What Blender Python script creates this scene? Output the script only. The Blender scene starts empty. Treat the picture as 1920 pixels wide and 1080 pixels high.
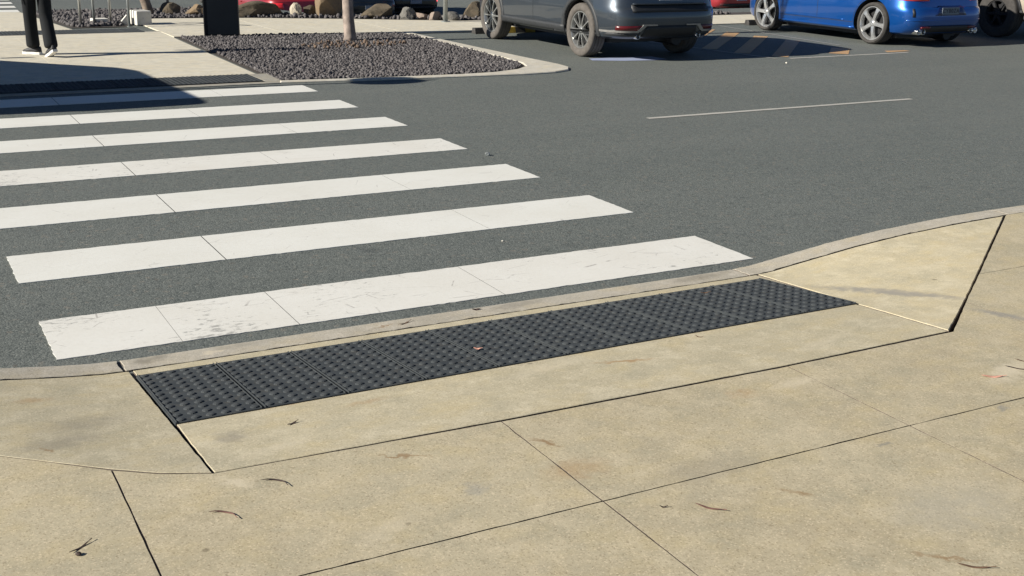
import bpy, bmesh, math, random
import numpy as np
from mathutils import Vector, Matrix
from mathutils.geometry import tessellate_polygon, delaunay_2d_cdt
from mathutils import noise as mnoise

# ------------------------------------------------------------------ camera, sky, sun
# world frame: +X runs along the road, +Y across it towards the car park, Z = 0 is the asphalt
SC = bpy.context.scene
COL = SC.collection
PSI = 0.4981                      # angle between the view and the direction across the road
PITCH, ROLL, CAM_H, FPX = 0.3015, 0.0182, 1.7715, 2203.4
cam_d = bpy.data.cameras.new("camera")
cam_d.sensor_width = 36.0
cam_d.lens = 36.0 * FPX / 1920.0
cam_d.clip_end = 3000
cam_d.clip_start = 0.05
cam = bpy.data.objects.new("camera", cam_d)
COL.objects.link(cam)
sp, cp = math.sin(PSI), math.cos(PSI)
right0 = Vector((cp, -sp, 0)); fh = Vector((sp, cp, 0))
fwd = fh * math.cos(PITCH) - Vector((0, 0, 1)) * math.sin(PITCH)
up0 = fh * math.sin(PITCH) + Vector((0, 0, 1)) * math.cos(PITCH)
cr, sr = math.cos(ROLL), math.sin(ROLL)
r_c = right0 * cr + up0 * sr
u_c = up0 * cr - right0 * sr
M = Matrix((r_c, u_c, -fwd)).transposed().to_4x4()
M.translation = Vector((-0.503, -4.912, CAM_H))
cam.matrix_world = M
SC.camera = cam

SUN_EL = math.radians(27.5)
SUN_TRAVEL = Vector((1.0, -0.08, 0)).normalized()
world = bpy.data.worlds.new("World")
SC.world = world
world.use_nodes = True
wn = world.node_tree
bg = wn.nodes["Background"]
sky = wn.nodes.new("ShaderNodeTexSky")
sky.sky_type = 'NISHITA'
sky.sun_disc = False
sky.sun_elevation = SUN_EL
sky.sun_rotation = math.atan2(-SUN_TRAVEL.x, -SUN_TRAVEL.y)
sky.air_density = 0.55; sky.dust_density = 0.0; sky.ozone_density = 3.0
wn.links.new(sky.outputs[0], bg.inputs[0])
bg.inputs[1].default_value = 0.05
sun_d = bpy.data.lights.new("sun", 'SUN')
sun_d.energy = 5.0
sun_d.angle = math.radians(0.5)
sun_d.color = (1.0, 0.95, 0.855)
sun = bpy.data.objects.new("sun", sun_d)
COL.objects.link(sun)
tv = SUN_TRAVEL * math.cos(SUN_EL) - Vector((0, 0, math.sin(SUN_EL)))
sun.rotation_euler = tv.to_track_quat('-Z', 'Y').to_euler()
sun.location = (-20, 2, 12)
SC.view_settings.view_transform = 'Standard'
SC.view_settings.look = 'None'
SC.view_settings.gamma = 1.0
SC.view_settings.exposure = 0.55

# ------------------------------------------------------------------ helpers
R = random.Random(11)

def tag(o, label=None, cat=None, group=None, kind=None):
    if label: o['label'] = label
    if cat: o['category'] = cat
    if group: o['group'] = group
    if kind: o['kind'] = kind
    return o

def empty(name, loc=(0, 0, 0), rz=0.0):
    o = bpy.data.objects.new(name, None)
    o.empty_display_size = 0.2
    COL.objects.link(o)
    o.location = loc
    o.rotation_euler = (0, 0, rz)
    return o

class MB:
    """collects faces for one mesh object"""
    def __init__(s):
        s.v = []; s.f = []; s.m = []
    def add(s, vs, fs, mi=0):
        b = len(s.v)
        s.v += [tuple(p) for p in vs]
        s.f += [tuple(i + b for i in f) for f in fs]
        s.m += [mi] * len(fs)
        return s
    def box(s, c, d, rot=None, mi=0, taper=1.0):
        x, y, z = d[0] / 2, d[1] / 2, d[2] / 2
        vs = [Vector((sx * x * (taper if sz > 0 else 1), sy * y * (taper if sz > 0 else 1), sz * z)) for sz in (-1, 1) for sy in (-1, 1) for sx in (-1, 1)]
        if rot is not None: vs = [rot @ p for p in vs]
        vs = [p + Vector(c) for p in vs]
        return s.add(vs, [(0, 2, 3, 1), (4, 5, 7, 6), (0, 1, 5, 4), (2, 6, 7, 3), (0, 4, 6, 2), (1, 3, 7, 5)], mi)
    def tube(s, pts, rad, n=12, cap=True, mi=0, wob=None):
        pts = [Vector(p) for p in pts]
        if not hasattr(rad, '__len__'): rad = [rad] * len(pts)
        rings = []
        prev = None
        for i, p in enumerate(pts):
            t = (pts[min(i + 1, len(pts) - 1)] - pts[max(i - 1, 0)]).normalized()
            a = Vector((1, 0, 0)) if abs(t.x) < 0.9 else Vector((0, 1, 0))
            if prev is not None: a = prev
            n1 = (a - t * a.dot(t)).normalized(); n2 = t.cross(n1); prev = n1
            ring = []
            for k in range(n):
                an = 2 * math.pi * k / n
                rr = rad[i] * (1 if wob is None else 1 + wob * mnoise.noise(Vector((p.x * 3 + math.cos(an) * 2, p.y * 3 + math.sin(an) * 2, p.z * 4))))
                ring.append(p + n1 * math.cos(an) * rr + n2 * math.sin(an) * rr)
            rings.append(ring)
        vs = [q for r in rings for q in r]
        fs = []
        for i in range(len(rings) - 1):
            for k in range(n):
                a, b = i * n + k, i * n + (k + 1) % n
                fs.append((a, b, b + n, a + n))
        if cap:
            fs.append(tuple(range(n))[::-1]); fs.append(tuple((len(rings) - 1) * n + k for k in range(n)))
        return s.add(vs, fs, mi)
    def lathe_x(s, prof, n=40, c=(0, 0, 0), mi=0, closed=False):
        """profile of (x, r) turned about the X axis"""
        vs = []
        for (x, r) in prof:
            for k in range(n):
                a = 2 * math.pi * k / n
                vs.append((c[0] + x, c[1] + r * math.cos(a), c[2] + r * math.sin(a)))
        fs = []
        m = len(prof)
        for i in range(m if closed else m - 1):
            j = (i + 1) % m
            for k in range(n):
                k2 = (k + 1) % n
                fs.append((i * n + k, j * n + k, j * n + k2, i * n + k2))
        return s.add(vs, fs, mi)
    def build(s, name, mats, parent=None, smooth=False, loc=None):
        me = bpy.data.meshes.new(name)
        me.from_pydata(s.v, [], s.f)
        if not isinstance(mats, (list, tuple)): mats = [mats]
        for m in mats: me.materials.append(m)
        if len(mats) > 1: me.polygons.foreach_set('material_index', s.m)
        bm = bmesh.new(); bm.from_mesh(me)
        bmesh.ops.recalc_face_normals(bm, faces=bm.faces)
        bm.to_mesh(me); bm.free()
        if smooth:
            me.polygons.foreach_set('use_smooth', [True] * len(me.polygons))
        me.update()
        o = bpy.data.objects.new(name, me)
        COL.objects.link(o)
        if parent is not None: o.parent = parent
        if loc is not None: o.location = loc
        return o

def smooth_angle(o, ang=35):
    me = o.data
    me.polygons.foreach_set('use_smooth', [True] * len(me.polygons))
    bm = bmesh.new(); bm.from_mesh(me)
    lim = math.radians(ang)
    for e in bm.edges:
        if len(e.link_faces) == 2 and e.calc_face_angle(0) > lim: e.smooth = False
        elif len(e.link_faces) != 2: e.smooth = False
    bm.to_mesh(me); bm.free()
    return o

def copy_tree(o, parent=None):
    c = o.copy(); COL.objects.link(c)
    if parent is not None: c.parent = parent
    for ch in list(o.children): copy_tree(ch, c)
    return c

# ------------------------------------------------------------------ materials
class NT:
    def __init__(s, name):
        s.mat = bpy.data.materials.new(name); s.mat.use_nodes = True
        s.t = s.mat.node_tree
        s.b = s.t.nodes["Principled BSDF"]
        tc = s.t.nodes.new("ShaderNodeTexCoord"); s.co = tc.outputs['Object']
    def n(s, typ, **kw):
        nd = s.t.nodes.new(typ)
        for k, v in kw.items(): setattr(nd, k, v)
        return nd
    def L(s, a, b): s.t.links.new(a, b)
    def mapping(s, scale=(1, 1, 1), loc=(0, 0, 0), rot=(0, 0, 0), src=None):
        m = s.n("ShaderNodeMapping")
        m.inputs['Location'].default_value = loc; m.inputs['Rotation'].default_value = rot; m.inputs['Scale'].default_value = scale
        s.L(src or s.co, m.inputs[0]); return m.outputs[0]
    def noise(s, scale, detail=4, rough=0.55, co=None, dist=0.0):
        nd = s.n("ShaderNodeTexNoise")
        nd.inputs['Scale'].default_value = scale; nd.inputs['Detail'].default_value = detail
        nd.inputs['Roughness'].default_value = rough; nd.inputs['Distortion'].default_value = dist
        s.L(co or s.co, nd.inputs['Vector']); return nd.outputs['Fac']
    def voronoi(s, scale, out='Color', co=None, feature='F1'):
        nd = s.n("ShaderNodeTexVoronoi"); nd.feature = feature
        nd.inputs['Scale'].default_value = scale
        s.L(co or s.co, nd.inputs['Vector']); return nd.outputs[out]
    def rng(s, x, a, b, c=0.0, d=1.0, smooth=False):
        m = s.n("ShaderNodeMapRange"); m.clamp = True
        if smooth: m.interpolation_type = 'SMOOTHSTEP'
        s.L(x, m.inputs[0])
        for i, v in enumerate((a, b, c, d)): m.inputs[i + 1].default_value = v
        return m.outputs[0]
    def math(s, op, a, b=None):
        m = s.n("ShaderNodeMath"); m.operation = op
        for i, v in enumerate((a, b)):
            if v is None: continue
            if isinstance(v, (int, float)): m.inputs[i].default_value = v
            else: s.L(v, m.inputs[i])
        return m.outputs[0]
    def mix(s, fac, a, b, mode='MIX'):
        m = s.n("ShaderNodeMix"); m.data_type = 'RGBA'; m.blend_type = mode
        if isinstance(fac, (int, float)): m.inputs[0].default_value = fac
        else: s.L(fac, m.inputs[0])
        for i, v in ((6, a), (7, b)):
            if isinstance(v, tuple): m.inputs[i].default_value = (v[0], v[1], v[2], 1)
            else: s.L(v, m.inputs[i])
        return m.outputs[2]
    def bump(s, h, strength=0.5, dist=0.003, prev=None):
        b = s.n("ShaderNodeBump"); b.inputs['Strength'].default_value = strength; b.inputs['Distance'].default_value = dist
        s.L(h, b.inputs['Height'])
        if prev is not None: s.L(prev, b.inputs['Normal'])
        return b.outputs[0]
    def fin(s, col=None, rough=0.8, metal=0.0, normal=None, spec=None, coat=0.0, coat_r=0.05):
        b = s.b
        if isinstance(col, tuple): b.inputs['Base Color'].default_value = (col[0], col[1], col[2], 1)
        elif col is not None: s.L(col, b.inputs['Base Color'])
        if isinstance(rough, (int, float)): b.inputs['Roughness'].default_value = rough
        else: s.L(rough, b.inputs['Roughness'])
        b.inputs['Metallic'].default_value = metal
        if spec is not None: b.inputs['Specular IOR Level'].default_value = spec
        if coat: b.inputs['Coat Weight'].default_value = coat; b.inputs['Coat Roughness'].default_value = coat_r
        if normal is not None: s.L(normal, b.inputs['Normal'])
        return s.mat

def m_concrete(name, base, dark, light, speck=1.0, stains_and_shade=(), blotch=1.0):
    t = NT(name)
    n1 = t.noise(0.9, 6, 0.6, dist=0.6)
    n2 = t.noise(4.5, 5, 0.6)
    n2b = t.noise(17.0, 4, 0.6)
    n3 = t.noise(95.0, 3, 0.7)
    c = t.mix(t.math('MULTIPLY', t.rng(n1, 0.38, 0.68), 0.75 * blotch), base, dark)
    c = t.mix(t.math('MULTIPLY', t.rng(n2, 0.45, 0.75), 0.5 * blotch), c, light)
    # warm and grey patches
    n4 = t.noise(2.3, 4, 0.65, co=t.mapping(loc=(7.3, 3.1, 0)))
    c = t.mix(t.math('MULTIPLY', t.rng(n4, 0.55, 0.78), 0.35 * blotch), c, (base[0] * 1.0, base[1] * 0.92, base[2] * 0.78))
    n5 = t.noise(3.1, 4, 0.65, co=t.mapping(loc=(-4.3, 9.1, 0)))
    c = t.mix(t.math('MULTIPLY', t.rng(n5, 0.57, 0.75), 0.40 * blotch), c, (base[0] * 0.74, base[1] * 0.78, base[2] * 0.86))
    # faint brushed scuffs
    n6 = t.noise(9.0, 3, 0.6, co=t.mapping(scale=(0.5, 2.2, 1), rot=(0, 0, 0.25)))
    c = t.mix(t.math('MULTIPLY', t.rng(n6, 0.60, 0.80), 0.30 * blotch), c, light)
    c = t.mix(t.math('MULTIPLY', t.rng(n2b, 0.3, 0.7), 0.22), c, dark)
    # palm-sized mottling: warm, grey and bleached
    n7 = t.noise(6.5, 4, 0.62, co=t.mapping(loc=(11.0, -5.0, 0), scale=(0.8, 1.2, 1)))
    c = t.mix(t.math('MULTIPLY', t.rng(n7, 0.46, 0.66), 0.65 * blotch), c, (base[0] * 1.03, base[1] * 0.975, base[2] * 0.84))
    n8 = t.noise(5.2, 5, 0.66, co=t.mapping(loc=(-21.0, 15.0, 0)))
    c = t.mix(t.math('MULTIPLY', t.rng(n8, 0.47, 0.68), 0.72 * blotch), c, (base[0] * 0.76, base[1] * 0.78, base[2] * 0.80))
    n9 = t.noise(8.0, 5, 0.7, co=t.mapping(loc=(31.0, 5.0, 0)))
    c = t.mix(t.math('MULTIPLY', t.rng(n9, 0.49, 0.68), 0.78 * blotch), c, light)
    # sand grains
    vc = t.voronoi(210.0)
    sepn = t.n("ShaderNodeSeparateColor"); t.L(vc, sepn.inputs[0])
    c = t.mix(t.math('MULTIPLY', t.rng(sepn.outputs[0], 0.80, 1.0), 0.42 * speck), c, (min(1, light[0] * 1.45), min(1, light[1] * 1.4), min(1, light[2] * 1.4)))
    c = t.mix(t.math('MULTIPLY', t.rng(sepn.outputs[1], 0.84, 1.0), 0.50 * speck), c, (dark[0] * 0.5, dark[1] * 0.45, dark[2] * 0.42))
    c = t.mix(t.math('MULTIPLY', t.rng(n3, 0.40, 0.70), 0.28 * speck), c, (dark[0] * 0.78, dark[1] * 0.76, dark[2] * 0.74))
    # a few dark dropped spots
    vd = t.voronoi(3.3, out='Distance', co=t.mapping(loc=(0.37, 0.81, 0)))
    c = t.mix(t.math('MULTIPLY', t.rng(vd, 0.028, 0.045, 1.0, 0.0), 0.55), c, (dark[0] * 0.30, dark[1] * 0.28, dark[2] * 0.28))
    for (x, y, a, sx, sy, col, amt) in stains_and_shade:
        sub = t.n("ShaderNodeMapping"); sub.vector_type = 'TEXTURE'
        sub.inputs['Location'].default_value = (x, y, 0); sub.inputs['Rotation'].default_value = (0, 0, a); sub.inputs['Scale'].default_value = (sx, sy, 1000.0)
        wob = t.n("ShaderNodeTexNoise"); wob.inputs['Scale'].default_value = 26.0; wob.inputs['Detail'].default_value = 3
        t.L(t.co, wob.inputs['Vector'])
        va = t.n("ShaderNodeVectorMath"); va.operation = 'SCALE'; va.inputs[3].default_value = 0.08
        t.L(wob.outputs['Color'], va.inputs[0])
        vb = t.n("ShaderNodeVectorMath"); vb.operation = 'ADD'
        t.L(t.co, vb.inputs[0]); t.L(va.outputs[0], vb.inputs[1])
        vs2 = t.n("ShaderNodeVectorMath"); vs2.operation = 'SUBTRACT'; vs2.inputs[1].default_value = (0.04, 0.04, 0.04)
        t.L(vb.outputs[0], vs2.inputs[0])
        t.L(vs2.outputs[0], sub.inputs[0])
        ln = t.n("ShaderNodeVectorMath"); ln.operation = 'LENGTH'; t.L(sub.outputs[0], ln.inputs[0])
        f = t.rng(ln.outputs['Value'], 0.25, 1.0, amt, 0.0, smooth=True)
        c = t.mix(t.math('MULTIPLY', f, t.rng(n2b, 0.30, 0.52, 0.45, 1.15)), c, col)
    h = t.math('ADD', t.math('MULTIPLY', n3, 0.6), t.math('MULTIPLY', t.noise(330.0, 2, 0.6), 0.4))
    nb = t.bump(h, 0.35, 0.0025)
    nb = t.bump(n2, 0.25, 0.01, nb)
    return t.fin(c, 0.85, normal=nb, spec=0.25)

def m_asphalt(name, k=1.0):
    t = NT(name)
    n1 = t.noise(0.35, 5, 0.6, dist=0.4)
    n2 = t.noise(2.6, 5, 0.65)
    n3 = t.noise(70.0, 3, 0.65)
    base = (0.091 * k, 0.101 * k, 0.0955 * k)
    c = t.mix(t.rng(n1, 0.35, 0.70), base, (0.106 * k, 0.115 * k, 0.109 * k))
    c = t.mix(t.math('MULTIPLY', t.rng(n2, 0.45, 0.75), 0.35), c, (0.074 * k, 0.083 * k, 0.085 * k))
    # long soft tyre-polished bands along the road
    nl = t.noise(1.0, 3, 0.5, co=t.mapping(scale=(0.05, 0.9, 1)))
    c = t.mix(t.math('MULTIPLY', t.rng(nl, 0.48, 0.66), 0.35), c, (0.120 * k, 0.128 * k, 0.120 * k))
    vc = t.voronoi(120.0)
    sepn = t.n("ShaderNodeSeparateColor"); t.L(vc, sepn.inputs[0])
    c = t.mix(t.math('MULTIPLY', t.rng(sepn.outputs[0], 0.66, 1.0), 0.50), c, (0.190 * k, 0.200 * k, 0.188 * k))
    c = t.mix(t.math('MULTIPLY', t.rng(sepn.outputs[1], 0.60, 1.0), 0.62), c, (0.030 * k, 0.036 * k, 0.037 * k))
    vc2 = t.voronoi(45.0)
    sep2 = t.n("ShaderNodeSeparateColor"); t.L(vc2, sep2.inputs[0])
    c = t.mix(t.math('MULTIPLY', t.rng(sep2.outputs[2], 0.93, 1.0), 0.45), c, (0.17 * k, 0.15 * k, 0.125 * k))
    c = t.mix(t.math('MULTIPLY', t.rng(n3, 0.45, 0.75), 0.30), c, (0.045 * k, 0.052 * k, 0.052 * k))
    c = t.mix(t.math('MULTIPLY', t.rng(sep2.outputs[0], 0.88, 1.0), 0.45), c, (0.030 * k, 0.036 * k, 0.035 * k))
    # dark drips and a few scrubbed patches
    dr = t.voronoi(0.9, out='Distance', co=t.mapping(loc=(0.3, 0.2, 0)))
    c = t.mix(t.math('MULTIPLY', t.rng(dr, 0.02, 0.07, 1.0, 0.0, True), 0.40), c, (0.045 * k, 0.050 * k, 0.050 * k))
    ml = t.noise(7.0, 5, 0.7, co=t.mapping(scale=(0.5, 1, 1)))
    c = t.mix(t.math('MULTIPLY', t.rng(ml, 0.52, 0.72), 0.28), c, (0.125 * k, 0.130 * k, 0.120 * k))
    c = t.mix(1.0, c, (1.035, 1.025, 0.985), 'MULTIPLY')
    vdst = t.voronoi(120.0, out='Distance')
    nb = t.bump(t.math('ADD', t.math('MULTIPLY', vdst, -1.0), n3), 0.45, 0.004)
    return t.fin(c, 0.80, normal=nb, spec=0.35)

def m_paint_line(name, col, wear=0.5, under=(0.085, 0.09, 0.088), left=False):
    t = NT(name)
    n1 = t.noise(1.7, 5, 0.6)
    n2 = t.noise(38.0, 4, 0.7)
    c = t.mix(t.math('MULTIPLY', t.rng(n1, 0.4, 0.72), 0.5), col, (col[0] * 0.87, col[1] * 0.85, col[2] * 0.81))
    c = t.mix(t.math('MULTIPLY', t.rng(n2, 0.45, 0.75), 0.16), c, (col[0] * 0.72, col[1] * 0.69, col[2] * 0.64))
    # chips that run along the road, thicker in worn patches
    st = t.noise(42.0, 5, 0.75, co=t.mapping(scale=(0.40, 1.0, 1), rot=(0, 0, 0.06)))
    patch = t.noise(1.1, 3, 0.6, co=t.mapping(loc=(3.7, -2.2, 0)))
    thr = t.math('ADD', t.math('MULTIPLY', t.rng(patch, 0.40, 0.68), 0.20 * wear), -0.10)
    if left:
        sx = t.n("ShaderNodeSeparateXYZ"); t.L(t.co, sx.inputs[0])
        thr = t.math('ADD', thr, t.rng(sx.outputs[0], 0.3, 1.7, 0.062, 0.0))
    f = t.rng(t.math('ADD', st, thr), 0.61, 0.70)
    c = t.mix(t.math('MULTIPLY', f, 0.62 * min(1, wear + 0.25)), c, (under[0] * 2.1, under[1] * 2.0, under[2] * 1.9))
    # fine cracks
    cr_ = t.voronoi(5.5, out='Distance', feature='DISTANCE_TO_EDGE', co=t.mapping(scale=(0.55, 1.2, 1), rot=(0, 0, 0.3)))
    cn = t.noise(6.0, 3, 0.6)
    fc = t.math('MULTIPLY', t.rng(cr_, 0.004, 0.012, 1.0, 0.0), t.rng(cn, 0.50, 0.60))
    c = t.mix(t.math('MULTIPLY', fc, 0.55 * wear), c, (0.25, 0.23, 0.21))
    nb = t.bump(n2, 0.25, 0.002)
    return t.fin(c, 0.62, normal=nb, spec=0.35)

def m_simple(name, col, rough=0.6, metal=0.0, var=0.15, scale=14.0, bump=0.0, coat=0.0, spec=None, bdist=0.004):
    t = NT(name)
    n1 = t.noise(scale, 5, 0.6)
    c = t.mix(t.rng(n1, 0.3, 0.7), (col[0] * (1 - var), col[1] * (1 - var), col[2] * (1 - var)), (min(1, col[0] * (1 + var)), min(1, col[1] * (1 + var)), min(1, col[2] * (1 + var))))
    nb = t.bump(n1, bump, bdist) if bump else None
    return t.fin(c, t.rng(n1, 0.2, 0.8, max(0.02, rough - 0.06), min(1, rough + 0.06)), metal, nb, spec, coat)

def m_carpaint(name, col, metal=0.35, rough=0.38):
    t = NT(name)
    fl = t.noise(900.0, 2, 0.5)
    dirt = t.noise(3.0, 5, 0.65)
    c = t.mix(t.math('MULTIPLY', t.rng(fl, 0.4, 0.7), 0.35), col, tuple(min(1, v * 1.5 + 0.004) for v in col))
    c = t.mix(t.math('MULTIPLY', t.rng(dirt, 0.5, 0.8), 0.10), c, (0.16, 0.14, 0.11))
    return t.fin(c, rough, metal, None, 0.5, 0.9, 0.04)

TAN = (0.505, 0.447, 0.312)
BROWN = (0.27, 0.17, 0.085); GREYST = (0.25, 0.225, 0.18); RUST = (0.38, 0.24, 0.12); PALE = (0.66, 0.58, 0.43)
STAINS_AND_SHADE = [
    (1.291, -1.866, -0.95, 0.085, 0.02, BROWN, 0.72),
    (0.831, -1.758, -0.5, 0.11, 0.014, BROWN, 0.66),
    (2.001, -1.271, -0.35, 0.16, 0.022, RUST, 0.72),
    (1.791, -2.512, -0.9, 0.07, 0.018, BROWN, 0.62),
    (0.939, -2.061, 0.2, 0.06, 0.045, (0.27, 0.27, 0.25), 0.41),
    (1.282, -2.081, 0.0, 0.15, 0.09, RUST, 0.38),
    (0.402, -1.31, 0.0, 0.085, 0.1, (0.22, 0.2, 0.17), 0.45),
    (-0.109, -1.131, 0.4, 0.2, 0.1, GREYST, 0.41),
    (-0.011, -0.936, 0.3, 0.25, 0.12, GREYST, 0.31),
    (-0.167, -1.2, -0.9, 0.05, 0.008, BROWN, 0.66),
    (-0.138, -0.593, 0.1, 0.09, 0.05, RUST, 0.43),
    (3.69, -0.965, -1.07, 0.50, 0.07, (0.3, 0.28, 0.24), 0.76),  # soft shade of the wing's bend, painted as a grey band
    (3.768, -1.083, -1.07, 0.36, 0.06, (0.34, 0.31, 0.26), 0.56),  # second, weaker band of the same painted shade
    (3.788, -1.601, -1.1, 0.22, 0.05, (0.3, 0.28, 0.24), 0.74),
    (3.22, -2.091, 0.35, 0.24, 0.07, PALE, 0.59),
    (2.388, -1.817, 0.1, 0.16, 0.05, PALE, 0.38),
    (1.707, -1.172, 0.2, 0.3, 0.07, PALE, 0.35),
    (0.481, -1.496, 0.3, 0.2, 0.05, PALE, 0.35),
    (0.303, -1.699, -0.9, 0.1, 0.03, PALE, 0.48),
    (0.596, -2.179, 0.5, 0.14, 0.06, PALE, 0.31),
    (2.143, -2.796, 0.0, 0.35, 0.2, (0.4, 0.38, 0.32), 0.31),
    (2.29, -2.375, -0.3, 0.05, 0.02, (0.2, 0.2, 0.19), 0.48),
    (2.907, -2.336, 0.1, 0.045, 0.018, (0.22, 0.22, 0.21), 0.48),
    (1.898, -2.991, -0.7, 0.13, 0.014, BROWN, 0.66),
    (1.654, -2.257, 0.0, 0.25, 0.12, GREYST, 0.25),
    (2.143, -1.817, 0.0, 0.09, 0.06, RUST, 0.38),
    (0.658, -1.055, 0.1, 0.1, 0.03, RUST, 0.57),
    (0.922, -1.192, 0.1, 0.12, 0.03, RUST, 0.34),
    (2.835, -1.486, 0.3, 0.3, 0.05, PALE, 0.28)
]
M = {}
M['foot'] = m_concrete('footpath_concrete', TAN, (0.395, 0.335, 0.222), (0.57, 0.495, 0.345), 1.0, STAINS_AND_SHADE)
M['ramp'] = m_concrete('ramp_concrete', (0.53, 0.47, 0.328), (0.44, 0.388, 0.268), (0.61, 0.545, 0.395), 0.9, [q for q in STAINS_AND_SHADE if -1.6 < q[1] and q[0] < 3.4])
M['wing'] = m_concrete('clean_wing_concrete', (0.58, 0.51, 0.35), (0.48, 0.42, 0.285), (0.67, 0.595, 0.425), 0.7, [q for q in STAINS_AND_SHADE if q[0] > 3.4])
M['kerb'] = m_concrete('kerb_concrete', (0.485, 0.445, 0.365), (0.39, 0.355, 0.285), (0.545, 0.50, 0.42), 0.9,
                       [(1.40, -0.2, 0.2, 0.09, 0.012, BROWN, 0.6), (0.36, -0.17, 0.3, 0.12, 0.06, GREYST, 0.7), (0.75, -0.16, 0.1, 0.2, 0.05, (0.3, 0.28, 0.23), 0.5),
                        (2.1, -0.18, 0.1, 0.3, 0.06, GREYST, 0.4), (3.2, -0.18, 0.1, 0.3, 0.06, GREYST, 0.55), (0.62, -0.2, 0.3, 0.07, 0.03, PALE, 0.7)])
M['path'] = m_concrete('path_concrete', (0.645, 0.60, 0.49), (0.55, 0.505, 0.405), (0.70, 0.655, 0.54), 0.4)
M['path_grey'] = m_concrete('flush_kerb_concrete', (0.36, 0.34, 0.29), (0.29, 0.275, 0.235), (0.43, 0.40, 0.34), 0.5)
M['bed_conc'] = m_concrete('bed_edging_concrete', (0.58, 0.545, 0.465), (0.48, 0.45, 0.38), (0.65, 0.61, 0.525), 0.4)
M['white_conc'] = m_concrete('pale_block_concrete', (0.72, 0.69, 0.62), (0.62, 0.59, 0.52), (0.80, 0.77, 0.70), 0.3)
M['joint'] = m_simple('joint_filler', (0.13, 0.105, 0.085), 0.95, var=0.5, scale=60, bump=0.5)
M['asphalt'] = m_asphalt('asphalt', 1.38)
M['white'] = m_paint_line('white_road_paint', (0.775, 0.765, 0.705), 0.55)
M['white_worn'] = m_paint_line('worn_white_road_paint', (0.77, 0.752, 0.69), 1.0, left=True)
M['thin'] = m_paint_line('thin_line_paint', (0.50, 0.48, 0.43), 1.0)
M['faint'] = m_paint_line('faint_line_paint', (0.30, 0.295, 0.27), 1.0)
M['yellow'] = m_paint_line('faded_yellow_paint', (0.50, 0.31, 0.15), 0.9)
M['bluepaint'] = m_paint_line('pale_blue_bay_paint', (0.36, 0.41, 0.58), 0.7)
def m_tactile():
    t = NT('tactile_rubber')
    sx = t.n("ShaderNodeSeparateXYZ"); t.L(t.co, sx.inputs[0])
    n1 = t.noise(7.0, 5, 0.65); n2 = t.noise(60.0, 4, 0.7)
    c = t.mix(t.rng(n1, 0.35, 0.70), (0.040, 0.046, 0.050), (0.062, 0.069, 0.072))
    worn = t.math('MULTIPLY', t.rng(sx.outputs[2], 0.0045, 0.0066), t.rng(n2, 0.30, 0.65))
    c = t.mix(t.math('MULTIPLY', worn, 0.55), c, (0.115, 0.118, 0.114))
    grit = t.math('MULTIPLY', t.rng(sx.outputs[2], 0.0030, 0.0008), t.rng(t.noise(24.0, 4, 0.7), 0.52, 0.70))
    c = t.mix(t.math('MULTIPLY', grit, 0.35), c, (0.16, 0.135, 0.10))
    return t.fin(c, 0.75, normal=t.bump(n2, 0.15, 0.003), spec=0.25)
M['tactile'] = m_tactile()
M['stone'] = None

# ------------------------------------------------------------------ ground, road, paths
H = 0.145                              # height of the near footpath above the asphalt
def smooth(a, b, x):
    t = max(0.0, min(1.0, (x - a) / (b - a))); return t * t * (3 - 2 * t)

def rock_edge(x):                      # far edge of the cross path, where the boulders stand
    pts = [(-40, 17.2), (4.0, 17.15), (5.5, 16.86), (7.25, 16.13), (9.35, 15.05), (11.5, 14.95), (15.8, 14.95), (80, 14.95)]
    for (a, ya), (b, yb) in zip(pts, pts[1:]):
        if x <= b: return ya + (yb - ya) * (x - a) / (b - a)
    return pts[-1][1]

def ground_z(x, y):                    # the lower car park lies about a metre down behind the boulders
    e = 22.5 + (16.3 - 22.5) * smooth(4.0, 9.0, x)
    drop = 1.12 if x < 14 else 1.12 - 0.30 * min(1.0, (x - 14) / 8.0)
    return -drop * smooth(e, e + 8.0, y)

def build_road():
    xs = sorted(set([-400, -200, -100, -50, -25, -12] + list(np.arange(-6, 30.01, 1.0)) + [35, 45, 60, 100, 200, 400]))
    ys = sorted(set([-400, -200, -100, -50, -25, -12, -6, -3] + list(np.arange(0, 34.01, 0.5)) + [40, 50, 70, 100, 200, 400]))
    mb = MB()
    vs = [(x, y, ground_z(x, y)) for y in ys for x in xs]
    n = len(xs)
    fs = [(j * n + i, j * n + i + 1, (j + 1) * n + i + 1, (j + 1) * n + i) for j in range(len(ys) - 1) for i in range(n - 1)]
    mb.add(vs, fs)
    return tag(mb.build('road', M['asphalt'], smooth=True), 'dark grey asphalt road and car park surface', 'road', kind='structure')
build_road()

def in_poly(x, y, poly):
    c = False; n = len(poly)
    for i in range(n):
        x1, y1 = poly[i]; x2, y2 = poly[(i + 1) % n]
        if (y1 > y) != (y2 > y) and x < (x2 - x1) * (y - y1) / (y2 - y1) + x1: c = not c
    return c
def area(p): return 0.5 * sum(p[i][0] * p[(i + 1) % len(p)][1] - p[(i + 1) % len(p)][0] * p[i][1] for i in range(len(p)))

def inset(poly, d):
    n = len(poly); out = []
    for i in range(n):
        p0, p1, p2 = Vector(poly[i - 1]), Vector(poly[i]), Vector(poly[(i + 1) % n])
        a = (p1 - p0); b = (p2 - p1)
        if a.length < 1e-6 or b.length < 1e-6: out.append(tuple(p1)); continue
        a.normalize(); b.normalize()
        na = Vector((-a.y, a.x)); nb = Vector((-b.y, b.x))
        m = na + nb
        if m.length < 1e-6: m = na
        m.normalize()
        k = d / max(0.35, m.dot(na))
        q = p1 + m * k
        out.append((q.x, q.y))
    return out

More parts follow.
